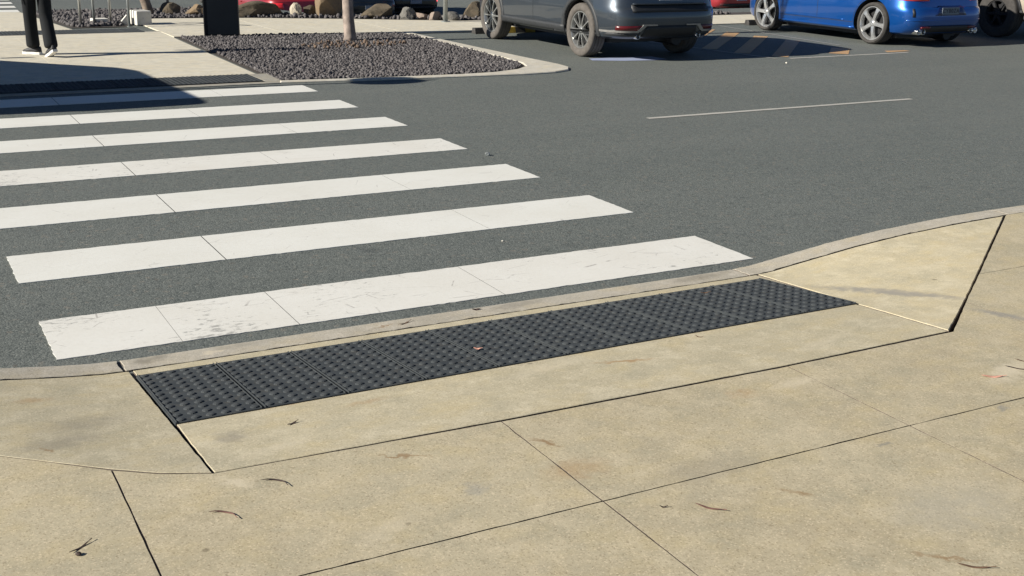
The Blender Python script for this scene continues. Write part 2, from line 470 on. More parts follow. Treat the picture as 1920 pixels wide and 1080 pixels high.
def refine(poly, step, jit, seed):
    r = random.Random(seed); out = []
    for i in range(len(poly)):
        a, b = Vector(poly[i]), Vector(poly[(i + 1) % len(poly)])
        n = max(1, int((b - a).length / step))
        for k in range(n):
            q = a.lerp(b, k / n)
            if k: 
                nrm = Vector((-(b - a).y, (b - a).x)).normalized()
                q = q + nrm * r.gauss(0, jit)
            out.append((q.x, q.y))
    return out

def panel(mb, poly, zf, gap=0.004, ch=0.006, depth=0.06, jit=0.0008, step=0.05, seed=1, fill=0.0042, darkwall=True, grid=0):
    if area(poly) < 0: poly = poly[::-1]
    base = list(poly)
    p = inset(poly, gap)
    p = refine(p, step, jit, seed) if jit else p
    q = inset(p, ch)
    n = len(p)
    vs = [(x, y, zf(x, y) - depth) for x, y in p] + [(x, y, zf(x, y) - ch * 0.75) for x, y in p] + [(x, y, zf(x, y)) for x, y in q]
    fs = []
    for i in range(n):
        j = (i + 1) % n
        fs.append((i, j, n + j, n + i)); fs.append((n + i, n + j, 2 * n + j, 2 * n + i))
    if grid:
        pts = [Vector((x, y)) for x, y in q]
        x0, x1 = min(a[0] for a in q), max(a[0] for a in q); y0, y1 = min(a[1] for a in q), max(a[1] for a in q)
        inner = inset(q, grid * 0.3)
        gy = y0
        while gy < y1:
            gx = x0
            while gx < x1:
                if in_poly(gx, gy, inner): pts.append(Vector((gx, gy)))
                gx += grid
            gy += grid
        cv, ce, cf, _, _, _ = delaunay_2d_cdt(pts, [(k, (k + 1) % n) for k in range(n)], [], 1, 1e-6)
        o_ = len(vs)
        vs += [(c.x, c.y, zf(c.x, c.y)) for c in cv]
        fs += [tuple(o_ + k for k in t) for t in cf]
    else:
        tri = tessellate_polygon([[Vector((x, y, 0)) for x, y in q]])
        fs += [tuple(2 * n + k for k in t) for t in tri]
    b0 = len(mb.m)
    mb.add(vs, fs, 0)
    if darkwall:
        for i in range(n): mb.m[b0 + 2 * i] = 1
    if fill:
        nb = len(base)
        mb.add([(x, y, zf(x, y) - fill) for x, y in base], [tuple(range(nb))] if nb < 5 else [tuple(t) for t in tessellate_polygon([[Vector((x, y, 0)) for x, y in base]])], 1)

ZR0 = 0.008
KT = [(-1.3, H), (-1.0, 0.136), (-0.6, 0.097), (-0.2, 0.050), (0.0, 0.026), (0.15, 0.012), (0.27, ZR0), (3.44, ZR0), (3.58, 0.014), (3.8, 0.040), (4.18, 0.084), (4.54, 0.113), (4.98, 0.134), (5.4, 0.144), (5.8, H)]
def z_kerb(x):
    if x <= KT[0][0] or x >= KT[-1][0]: return H
    for (a, za), (b, zb_) in zip(KT, KT[1:]):
        if x <= b:
            t = (x - a) / (b - a); return za + (zb_ - za) * t
    return H
def z_ramp(x, y): return ZR0 + (H - ZR0) * max(0.0, min(1.0, (-0.27 - y) / 1.37))
z_flat = lambda x, y: H
LW = [(0.263, -1.608), (0.117, -1.54), (-0.008, -1.45), (-0.161, -1.321), (-0.302, -1.20), (-0.55, -0.98), (-0.85, -0.70), (-1.10, -0.46), (-1.30, -0.27)]
def lw_y(x):
    for (a, ya), (b, yb) in zip(LW, LW[1:]):
        if b <= x <= a: return yb + (ya - yb) * (x - b) / (a - b)
    return LW[0][1] if x > LW[0][0] else LW[-1][1]
def z_lwing(x, y):
    yl = lw_y(x); zk = z_kerb(x)
    if yl > -0.275: return H
    return zk + (H - zk) * max(0.0, min(1.0, (-0.27 - y) / (-0.27 - yl)))
def z_rwing(x, y):
    # falls from the footpath to the ramp edge on one side and to the sinking kerb on the other
    return H - (H - z_ramp(x, y)) * (H - z_kerb(max(x, 3.46))) / (H - ZR0)

fp = MB()
s_ = 10
def P(poly, zf=z_flat, **k):
    global s_
    s_ += 1
    panel(fp, poly, zf, seed=s_, **k)
# kerb ramp slab, the two wings
fp_ramp = MB()
def PR(poly, zf, **k):
    global s_
    s_ += 1
    panel(fp_ramp, poly, zf, seed=s_, **k)
PR([(0.272, -0.272), (3.492, -0.272), (3.388, -1.648), (2.485, -1.662), (1.235, -1.642), (0.266, -1.602)], z_ramp, gap=0.0032, ch=0.0026, grid=0.2, fill=0)
lwp = [(0.262, -0.275)] + LW[:-1] + [(-1.26, -0.275)] + [(x, -0.275) for x in (-1.0, -0.6, -0.2)]
PR(lwp, z_lwing, gap=0.0040, ch=0.0020, grid=0.09, fill=0)
n0 = len(fp_ramp.m)
PR([(3.500, -0.275), (3.396, -1.645), (5.372, -0.276), (4.8, -0.275), (4.2, -0.275)], z_rwing, gap=0.003, ch=0.004, grid=0.07, fill=0)
fp_ramp.add([(0.262, -1.59, H - 0.007), (1.235, -1.63, H - 0.007), (2.485, -1.65, H - 0.007), (3.36, -1.636, H - 0.007), (3.40, -1.668, H - 0.007), (2.485, -1.684, H - 0.007), (1.235, -1.664, H - 0.007), (0.262, -1.624, H - 0.007)], [(0, 7, 6, 1), (1, 6, 5, 2), (2, 5, 4, 3)], 1)
n1 = len(fp_ramp.m) - 3
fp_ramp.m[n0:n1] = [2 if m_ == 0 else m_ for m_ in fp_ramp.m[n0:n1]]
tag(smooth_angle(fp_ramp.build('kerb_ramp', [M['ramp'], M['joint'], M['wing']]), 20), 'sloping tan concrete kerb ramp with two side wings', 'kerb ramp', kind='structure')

# flat footpath panels
G = dict(gap=0.0030, ch=0.0003)
U0_, U1_, U2_, U3_, U4_ = -0.010, 1.238, 2.483, 3.785, 5.03
VA, VB = -1.093, -2.298
P([(-1.25, VB), (U0_, VB), (U0_, -1.455)] + LW[3:8] + [(-1.25, -0.325)], **G)
P([(U0_, VB), (U1_, VB), (U1_, -1.652), (0.263, -1.612), (0.117, -1.545), (U0_, -1.455)], **G)
P([(U1_, VB), (U2_, VB), (U2_, -1.672), (U1_, -1.652)], gap=0.0026, ch=0.0003)
P([(U2_, VB), (U3_, VB), (U3_, -1.390), (3.403, -1.660), (U2_, -1.672)], gap=0.0018, ch=0.0003)
P([(U3_, VB), (U4_, VB), (U4_, VA), (4.213, VA), (U3_, -1.390)], gap=0.0018, ch=0.0003)
P([(4.213, VA), (6.3, VA), (6.3, -0.27), (5.393, -0.27)], gap=0.0024, ch=0.0003)
P([(U4_, VB), (6.3, VB), (6.3, VA), (U4_, VA)], **G)
P([(-2.50, VB), (-1.25, VB), (-1.25, -0.325), (-1.31, -0.27), (-2.50, -0.27)], **G)
P([(-12, VB), (-2.50, VB), (-2.50, -0.27), (-12, -0.27)], jit=0, **G)
P([(6.3, VB), (20, VB), (20, -0.27), (6.3, -0.27)], jit=0, **G)
for r_, (y0, y1) in enumerate([(-3.50, VB), (-4.75, -3.50), (-6.0, -4.75), (-9.0, -6.0)]):
    xs = [-3.75, -2.50, -1.25, U0_, U1_, U2_, U3_, U4_, 6.3]
    for i, (x0, x1) in enumerate(zip(xs, xs[1:])):
        P([(x0, y0), (x1, y0), (x1, y1), (x0, y1)], jit=0.0008 if r_ == 0 else 0, gap=0.0026, ch=0.0003)
    P([(-12, y0), (-3.75, y0), (-3.75, y1), (-12, y1)], jit=0, **G)
    P([(6.3, y0), (20, y0), (20, y1), (6.3, y1)], jit=0, **G)
tag(fp.build('footpath', [M['foot'], M['joint']]), 'tan concrete footpath cut into large square panels', 'footpath', kind='structure')

# kerb: flush at the ramp, rising to full height on both sides
kb = MB()
cuts = [-12, -4.6, -1.4, 0.245, 3.455, 5.42, 8.2, 20]
for a, b in zip(cuts, cuts[1:]):
    xs = [a + (b - a) * k / 16 for k in range(17)]
    poly = [(x, -0.268) for x in xs] + [(x, -0.098) for x in xs[::-1]]
    s_ += 1
    panel(kb, poly, lambda x, y: z_kerb(x) - 0.012 * smooth(-0.15, -0.095, y), gap=0.0055, ch=0.0022, depth=0.09, seed=s_, jit=0.0032, step=0.028, fill=0, grid=0.04)
tag(smooth_angle(kb.build('kerb', [M['kerb'], M['joint']]), 20), 'grey concrete kerb sinking to road level at the ramp', 'kerb', kind='structure')

# ------------------------------------------------------------------ far side: crossing landing, cross path, kerbs
PZ = 0.018
zp = lambda x, y: PZ
pt = MB()
def PP(poly, mi=None, gap=0.0035, zf=zp, mb=None):
    global s_
    s_ += 1
    panel(mb or pt, poly, zf, gap=gap, ch=0.0015, seed=s_, jit=0, depth=0.05, fill=0.009, darkwall=False)
# landing between the crossing and the cross path
for (x0, x1) in ((-3.2, -1.6), (-1.6, 0.0), (0.0, 1.43), (1.43, 3.47)):
    PP([(x0, 8.80), (x1, 8.80), (x1 + (0.06 if x1 > 3 else 0), 11.45), (x0, 11.45)], gap=0.001)
    PP([(x0, 11.45), (x1 + (0.06 if x1 > 3 else 0), 11.45), (x1 + (0.14 if x1 > 3 else 0), 14.50), (x0, 14.50)], gap=0.001)
    PP([(x0, 15.12), (x1 if x1 < 3 else 2.4, 15.12), (x1 if x1 < 3 else 2.05, 19.25), (x0, 19.25)], gap=0.0015)
PP([(3.62, 13.62), (5.40, 13.55), (5.40, rock_edge(5.4)), (3.62, rock_edge(3.62))], gap=0.001)
px_ = [5.40, 7.30, 9.2, 11.2, 13.2, 15.2, 17.2, 19.2, 22, 30]
for a, b in zip(px_, px_[1:]):
    ya = 13.55 if a < 6 else 13.15; yb = 13.30 if b < 7.5 else 13.15
    PP([(a, ya), (b, yb), (b, rock_edge(b)), (a, rock_edge(a))], gap=0.002)
tag(pt.build('path', [M['path'], M['joint']]), 'pale concrete path and crossing landing across the road', 'path', kind='structure')
gk = MB()
zk_ = lambda x, y: 0.010
for (x0, x1) in ((-3.2, -0.6), (-0.6, 1.6), (1.6, 3.52)):
    PP([(x0, 8.0), (x1, 8.0), (x1, 8.15), (x0, 8.15)], mb=gk, gap=0.0012, zf=zk_)
PP([(3.38, 8.16), (3.56, 8.06), (3.60, 8.80), (3.38, 8.80)], mb=gk, gap=0.001)
PP([(-3.2, 14.50), (3.62, 14.50), (3.62, 14.62), (-3.2, 14.62)], mb=gk)
tag(gk.build('flush_kerb', [M['path_grey'], M['joint']]), 'grey flush concrete kerb strip at the far crossing landing', 'kerb', kind='structure')

# garden bed edging: a thin concrete kerb that swings round a pointed nose
KZ = 0.022
front_out = [(3.52, 8.00), (4.3, 7.90), (5.0, 7.83), (5.9, 7.75), (6.5, 7.72), (6.95, 7.76), (7.22, 7.90), (7.36, 8.12), (7.40, 8.45)]
side_out = [(7.37, 9.4), (7.36, 10.6), (7.36, 11.8), (7.36, 13.10)]
side_in = [(7.22, 13.10), (7.18, 11.8), (7.14, 10.6), (7.08, 9.4), (7.02, 8.75), (6.90, 8.42), (6.62, 8.15)]
front_in = [(6.2, 7.98), (5.8, 7.94), (5.0, 7.97), (4.3, 8.03), (3.54, 8.12)]
edge = MB()
panel(edge, front_out + side_out + side_in + front_in, lambda x, y: KZ, gap=0.0, ch=0.012, jit=0, depth=0.08, fill=0, darkwall=False)
tag(edge.build('bed_kerb', [M['bed_conc'], M['joint']]), 'pale concrete edging round the gravel bed', 'kerb', kind='structure')
soil = MB()
soil.add([(3.50, 8.05, 0.004), (7.2, 7.95, 0.004), (7.25, 13.12, 0.004), (5.4, 13.58, 0.004), (3.65, 13.64, 0.004)], [(0, 1, 2, 3, 4)])
soil.add([(2.42, 15.62, 0.012), (3.3, 15.62, 0.012), (4.1, 17.2, 0.012), (5.6, 16.9, 0.012), (7.3, 16.2, 0.012), (9.4, 15.1, 0.012), (12, 15.0, 0.012), (30, 15.0, 0.012), (30, 15.6, 0.012), (12, 15.6, 0.012), (9.7, 15.7, 0.012), (7.5, 16.9, 0.012), (5.9, 17.8, 0.012), (5.5, 19.2, 0.012), (2.1, 19.25, 0.012)],
         [(0, 1, 2, 14), (2, 3, 12, 13, 14), (3, 4, 11, 12), (4, 5, 10, 11), (5, 6, 9, 10), (6, 7, 8, 9)])
M['soil'] = m_simple('dark_soil', (0.060, 0.050, 0.042), 0.95, var=0.5, scale=30, bump=0.6)
tag(soil.build('garden_soil', M['soil']), 'dark soil under the gravel beds', 'soil', kind='structure')

# gravel: loose dark stones, thousands of them
def m_stones():
    t = NT('scoria_stones')
    at_ = t.n("ShaderNodeAttribute"); at_.attribute_name = 'tone'
    n1 = t.noise(60.0, 3, 0.6)
    c = t.mix(at_.outputs['Fac'], (0.050, 0.046, 0.048), (0.200, 0.187, 0.184))
    c = t.mix(t.math('MULTIPLY', t.rng(n1, 0.4, 0.7), 0.4), c, (0.10, 0.082, 0.078))
    return t.fin(c, 0.9, normal=t.bump(n1, 0.4, 0.006), spec=0.3)
M['stone'] = m_stones()
def gravel(name, poly, step, size, label, z0, seed):
    bm = bmesh.new(); bmesh.ops.create_icosphere(bm, subdivisions=1, radius=1.0)
    base = np.array([v.co[:] for v in bm.verts]); faces = np.array([[v.index for v in f.verts] for f in bm.faces]); bm.free()
    rg = np.random.default_rng(seed)
    xs = [p[0] for p in poly]; ys = [p[1] for p in poly]
    V = []; F = []; T = []; off = 0
    y = min(ys)
    while y < max(ys):
        x = min(xs)
        while x < max(xs):
            px, py = x + rg.uniform(-.5, .5) * step, y + rg.uniform(-.5, .5) * step
            if in_poly(px, py, poly):
                s = size * rg.uniform(0.6, 1.35)
                a = base * (1 + rg.normal(0, 0.22, (len(base), 1)))
                a = a * np.array([s * rg.uniform(.8, 1.3), s * rg.uniform(.7, 1.1), s * rg.uniform(.45, .85)])
                q = rg.normal(size=4); q /= np.linalg.norm(q)
                w, i, j, k = q
                Rm = np.array([[1 - 2 * (j * j + k * k), 2 * (i * j - k * w), 2 * (i * k + j * w)], [2 * (i * j + k * w), 1 - 2 * (i * i + k * k), 2 * (j * k - i * w)], [2 * (i * k - j * w), 2 * (j * k + i * w), 1 - 2 * (i * i + j * j)]])
                a = a @ Rm.T
                V.append(a + np.array([px, py, z0 + s * rg.uniform(.0, .7)])); F.append(faces + off); off += len(base)
                T.append(np.full(len(base), np.clip(rg.beta(2, 2.6), 0, 1)))
            x += step
        y += step
    V = np.concatenate(V); F = np.concatenate(F); T = np.concatenate(T)
    me = bpy.data.meshes.new(name)
    me.vertices.add(len(V)); me.vertices.foreach_set('co', V.ravel())
    me.loops.add(F.size); me.loops.foreach_set('vertex_index', F.ravel().astype(np.int32))
    me.polygons.add(len(F)); me.polygons.foreach_set('loop_start', np.arange(0, F.size, 3, dtype=np.int32)); me.polygons.foreach_set('loop_total', np.full(len(F), 3, dtype=np.int32))
    me.update(calc_edges=True)
    at_ = me.attributes.new('tone', 'FLOAT', 'POINT'); at_.data.foreach_set('value', T.astype(np.float32))
    me.materials.append(M['stone'])
    o = bpy.data.objects.new(name, me); COL.objects.link(o)
    return tag(o, label, 'gravel', kind='stuff')
bed_poly = [(3.57, 8.17), (5.0, 8.0), (5.9, 7.98), (6.55, 8.15), (6.85, 8.45), (6.98, 8.8), (7.06, 9.6), (7.15, 11.8), (7.19, 13.1), (5.4, 13.5), (3.72, 13.57), (3.64, 11.45), (3.60, 9.2)]
gravel('gravel', bed_poly, 0.030, 0.0215, 'dark purple grey volcanic stones filling the pointed bed', 0.006, 3)
gravel('gravel', [(2.50, 15.75), (3.2, 15.75), (4.05, 17.25), (5.2, 17.05), (5.3, 19.0), (2.25, 19.1)], 0.055, 0.038, 'dark grey stones behind the handrails and the small concrete blocks', 0.014, 4)
gravel('gravel', [(5.3, 17.1), (7.2, 16.3), (9.3, 15.3), (15.5, 15.15), (15.5, 15.5), (9.6, 15.65), (7.45, 16.8), (5.85, 17.7)], 0.075, 0.04, 'dark grey stones between the boulders along the path edge', 0.014, 5)

M['scoria'] = M['stone']
M['stone'] = m_simple('brown_bark_chips', (0.15, 0.105, 0.075), 0.95, var=0.4, scale=25)
gravel('bark_chips', [(4.75, 11.3), (5.3, 10.95), (6.1, 11.1), (6.6, 11.5), (6.0, 11.9), (5.3, 11.9)], 0.11, 0.022, 'brown bark chips scattered on the stones near the tree trunk', 0.045, 8)
M['stone'] = M['scoria']

# ------------------------------------------------------------------ painted markings
MK = 0.004
W_S, P_S, U1 = 0.541, 1.2, 3.693
ords = ['nearest to the kerb ramp', 'second from the kerb ramp', 'third from the kerb ramp', 'fourth and middle of the seven', 'fifth from the kerb ramp, just before the long car shadow', 'sixth from the kerb ramp, beside the edge of the shadow', 'farthest of the seven, half in the car shadow beside the far kerb']
looks = ['scuffed chipped white crossing bar', 'clean wide white crossing bar', 'white crossing bar', 'white crossing bar with a dark scuff line along it', 'narrow looking white crossing bar', 'white crossing bar', 'white crossing bar']
STR = [(0.00, 0.545, 0.02, 3.70), (1.195, 0.545, 0.008, 3.70), (2.385, 0.54, -1.2, 3.685), (3.60, 0.53, -1.2, 3.69), (4.835, 0.535, -1.2, 3.695), (6.02, 0.535, -1.2, 3.68), (7.235, 0.53, -1.2, 3.69)]
for k, (y0, w, x0, x1) in enumerate(STR):
    mb = MB()
    joints = [(1.055, 0.0028), (2.115 if k in (0, 3, 5) else 2.66, 0.0011)]
    if k == 0: joints = [(0.54, 0.0008), (1.07, 0.0014), (2.13, 0.0012)]
    xs = [x0] + [j for j, _ in joints] + [x1]
    hw = [0] + [g for _, g in joints] + [0]
    for i in range(len(xs) - 1):
        a, b = xs[i] + hw[i], xs[i + 1] - hw[i + 1]
        poly = [(a, y0), (b, y0), (b, y0 + w), (a, y0 + w)]
        p = refine(poly, 0.03, 0.0018, 50 + k * 7 + i)
        p = [(a if 0 < i and abs(x - a) < 0.012 else b if i < len(xs) - 2 and abs(x - b) < 0.012 else x, y) for x, y in p]
        vs = [(x, y, MK) for x, y in p] + [(x, y, 0.0005) for x, y in p]
        n = len(p)
        fs = [tuple(t) for t in tessellate_polygon([[Vector((x, y, 0)) for x, y in p]])] + [(q, (q + 1) % n, n + (q + 1) % n, n + q) for q in range(n) if not any(abs(p[q][0] - jx) < 0.01 and abs(p[(q + 1) % n][0] - jx) < 0.01 for jx, _ in joints)]
        mb.add(vs, fs)
    tag(mb.build('crossing_stripe', M['white_worn'] if k in (0, 3) else M['white']), looks[k] + ', ' + ords[k], 'road marking', 'white bars of the zebra crossing in front')
for k in range(5):
    mb = MB(); y0 = 19.42 + k * 1.12
    mb.add([(-3.0, y0, MK), (2.08 + 0.06 * k, y0, MK), (2.10 + 0.06 * k, y0 + 0.55, MK), (-3.0, y0 + 0.55, MK)], [(0, 1, 2, 3)])
    tag(mb.build('crossing_stripe', M['white']), ['first', 'second', 'third', 'fourth', 'fifth'][k] + ' white bar of the distant crossing behind the walking person, counted from the path', 'road marking', 'white bars of the distant crossing')
def flat(name, poly, mat, label, cat='road marking', group=None, z=MK):
    mb = MB(); mb.add([(x, y, z) for x, y in poly], [tuple(range(len(poly)))])
    return tag(mb.build(name, mat), label, cat, group)
flat('lane_line', refine([(5.98, 4.32), (9.48, 4.34), (9.48, 4.41), (5.98, 4.39)], 0.15, 0.002, 5), M['thin'], 'thin worn white dash in the middle of the road')
flat('bay_line', [(10.17, 12.6), (10.23, 12.6), (10.79, 8.1), (10.72, 8.1)], M['faint'], 'thin pale bay line running under the grey parked car', group='parking bay lines')
flat('bay_line', [(13.47, 12.95), (13.53, 12.95), (13.10, 9.3), (13.05, 9.3)], M['faint'], 'thin pale bay line beside the blue hatchback', group='parking bay lines')
flat('bay_line', [(10.95, 8.02), (13.30, 8.07), (13.30, 8.13), (10.95, 8.09)], M['thin'], 'pale line closing the end of the yellow hatched area', group='parking bay lines')
flat('bay_marking', [(8.12, 8.78), (8.5, 8.60), (8.95, 8.52), (9.2, 8.56), (9.2, 8.95), (8.2, 9.0)], M['bluepaint'], 'pale blue painted parking bay patch behind the grey car')
yl = [(-0.62, 'farthest yellow hatch stripe, lit beside the grey car'), (-1.30, 'second yellow hatch stripe, in shadow from the grey car'), (-2.05, 'third yellow hatch stripe, in shadow'), (-2.85, 'fourth yellow hatch stripe, at the edge of the shadow'), (-4.0, 'short bright yellow hatch stripe near the blue rear wheel')]
for k, (c, lab) in enumerate(yl):
    x0 = 10.62 + 0.10 * k; x1 = 12.95
    if k == 4: x0 = 12.20; x1 = 12.85
    if k == 0: x0 = 11.7; x1 = 12.9
    lo = lambda x: max(8.2, x + c)
    x0 = max(x0, 8.2 - c)
    w = 0.30 if k < 4 else 0.36
    flat('hatch_stripe', [(x0, x0 + c), (x1, x1 + c), (x1 - w * .5, x1 + c + w * .6), (x0 - w * .5, x0 + c + w * .6)], M['yellow'], lab, group='yellow hatch stripes between the parked cars')
flat('hatch_stripe', [(13.0, 8.22), (13.5, 8.24), (13.5, 8.36), (13.12, 8.40)], M['yellow'], 'faint worn yellow hatch mark at the tip of the hatched area', group='yellow hatch stripes between the parked cars', z=0.0045)

# ------------------------------------------------------------------ tactile paving
def tactile_mesh(nx, ny, w, d):
    mb = MB()
    mb.box((w / 2, -d / 2, -0.004), (w - 0.004, d, 0.010))
    # thin raised rim lines at both ends of the tile
    for x in (0.007, w - 0.007): mb.box((x, -d / 2, 0.0026), (0.0030, d - 0.004, 0.0060))
    n = 12
    for i in range(nx):
        for j in range(ny):
            cx, cy = (i + 0.5) * w / nx, -(j + 0.5) * d / ny
            b = len(mb.v)
            vs = []
            for (r, z) in ((0.0172, 0.001), (0.0150, 0.0046), (0.0108, 0.0064)):
                for k in range(n):
                    a = 2 * math.pi * k / n; vs.append((cx + r * math.cos(a), cy + r * math.sin(a), z))
            fs = []
            for q in range(2):
                for k in range(n): fs.append((q * n + k, q * n + (k + 1) % n, (q + 1) * n + (k + 1) % n, (q + 1) * n + k))
            fs.append(tuple(2 * n + k for k in range(n)))
            mb.add(vs, fs)
    return mb
TILT = math.atan2(H - ZR0, 1.37)
ordn = ['leftmost', 'second', 'third', 'fourth', 'fifth', 'sixth', 'seventh', 'eighth', 'ninth', 'tenth', 'eleventh', 'twelfth', 'thirteenth', 'fourteenth']
def ord_label(i, n, what):
    if i == 0: return 'leftmost ' + what
    if i == n - 1: return 'rightmost ' + what
    return ordn[i] + ' from the left, ' + what
tw = 0.3168
proto = None
for i in range(10):
    if proto is None:
        proto = tactile_mesh(6, 12, tw, 0.698).build('tactile_paver', M['tactile']); smooth_angle(proto, 25); o = proto
    else:
        o = proto.copy(); COL.objects.link(o)
    y0 = -0.374
    o.location = (0.267 + i * tw, y0, z_ramp(0, y0) + 0.004)
    o.rotation_euler = (-TILT, 0, R.uniform(-0.0015, 0.0015))
    tag(o, ord_label(i, 10, 'charcoal studded tactile tile in the strip on the kerb ramp'), 'tactile tile', 'tactile tiles on the kerb ramp')
for i in range(13):
    o = proto.copy(); COL.objects.link(o)
    o.location = (-0.70 + i * tw * 0.985, 8.785, PZ + 0.003); o.rotation_euler = (0, 0, 0); o.scale = (1, 0.92, 1)
    tag(o, ord_label(i, 13, 'dark studded tactile tile at the far kerb of the near crossing'), 'tactile tile', 'tactile tiles at the far kerb')
for i in range(13):
    o = proto.copy(); COL.objects.link(o)
    o.location = (-0.75 + i * tw * 1.0, 15.18, PZ + 0.002); o.rotation_euler = (0, 0, 0)
    o.scale = (1, 1.0, 1)
    tag(o, ord_label(i, 13, 'dark studded tactile tile in the strip behind the walking person'), 'tactile tile', 'tactile tiles in front of the distant crossing')

# ------------------------------------------------------------------ vehicles
M['rubber'] = m_simple('tyre_rubber', (0.060, 0.056, 0.052), 0.85, var=0.25, scale=20, bump=0.2, spec=0.3)
M['rubber_dusty'] = m_simple('dusty_tyre_rubber', (0.118, 0.106, 0.094), 0.9, var=0.2, scale=16, bump=0.2, spec=0.2)
M['alloy'] = m_simple('silver_alloy', (0.70, 0.70, 0.68), 0.34, 0.55, var=0.08, scale=30)
M['alloy_five'] = m_simple('bright_alloy', (0.58, 0.58, 0.57), 0.30, 0.75, var=0.10, scale=30)
M['alloy_mid'] = m_simple('grey_alloy', (0.42, 0.42, 0.40), 0.32, 0.75, var=0.12, scale=30)
M['alloy_dark'] = m_simple('dark_alloy', (0.10, 0.10, 0.10), 0.4, 0.7, var=0.15, scale=30)
M['barrel'] = m_simple('wheel_barrel', (0.022, 0.022, 0.023), 0.6, 0.3, var=0.2)
M['plastic'] = m_simple('black_plastic', (0.018, 0.019, 0.021), 0.55, var=0.2, scale=30, bump=0.05)
M['cladding'] = m_simple('grey_cladding', (0.034, 0.036, 0.038), 0.6, var=0.2, scale=30, bump=0.05)
M['trimgrey'] = m_simple('satin_grey_trim', (0.36, 0.35, 0.33), 0.4, 0.5, var=0.1)
M['chrome'] = m_simple('chrome', (0.75, 0.74, 0.72), 0.12, 1.0, var=0.04)
M['redglass'] = m_simple('red_reflector', (0.10, 0.006, 0.008), 0.3, var=0.2, coat=0.4)
M['redlens'] = m_simple('bright_red_lens', (0.80, 0.03, 0.04), 0.25, var=0.15, coat=0.6)
M['platewhite'] = m_simple('plate_white', (0.60, 0.62, 0.64), 0.5, var=0.05)
M['plateink'] = m_simple('plate_ink', (0.03, 0.035, 0.06), 0.6, var=0.1)
def m_glass(name):
    t = NT(name)
    return t.fin((0.012, 0.016, 0.018), 0.05, 0.0, None, 0.6, 0.5, 0.02)
M['glass'] = m_glass('dark_car_glass')

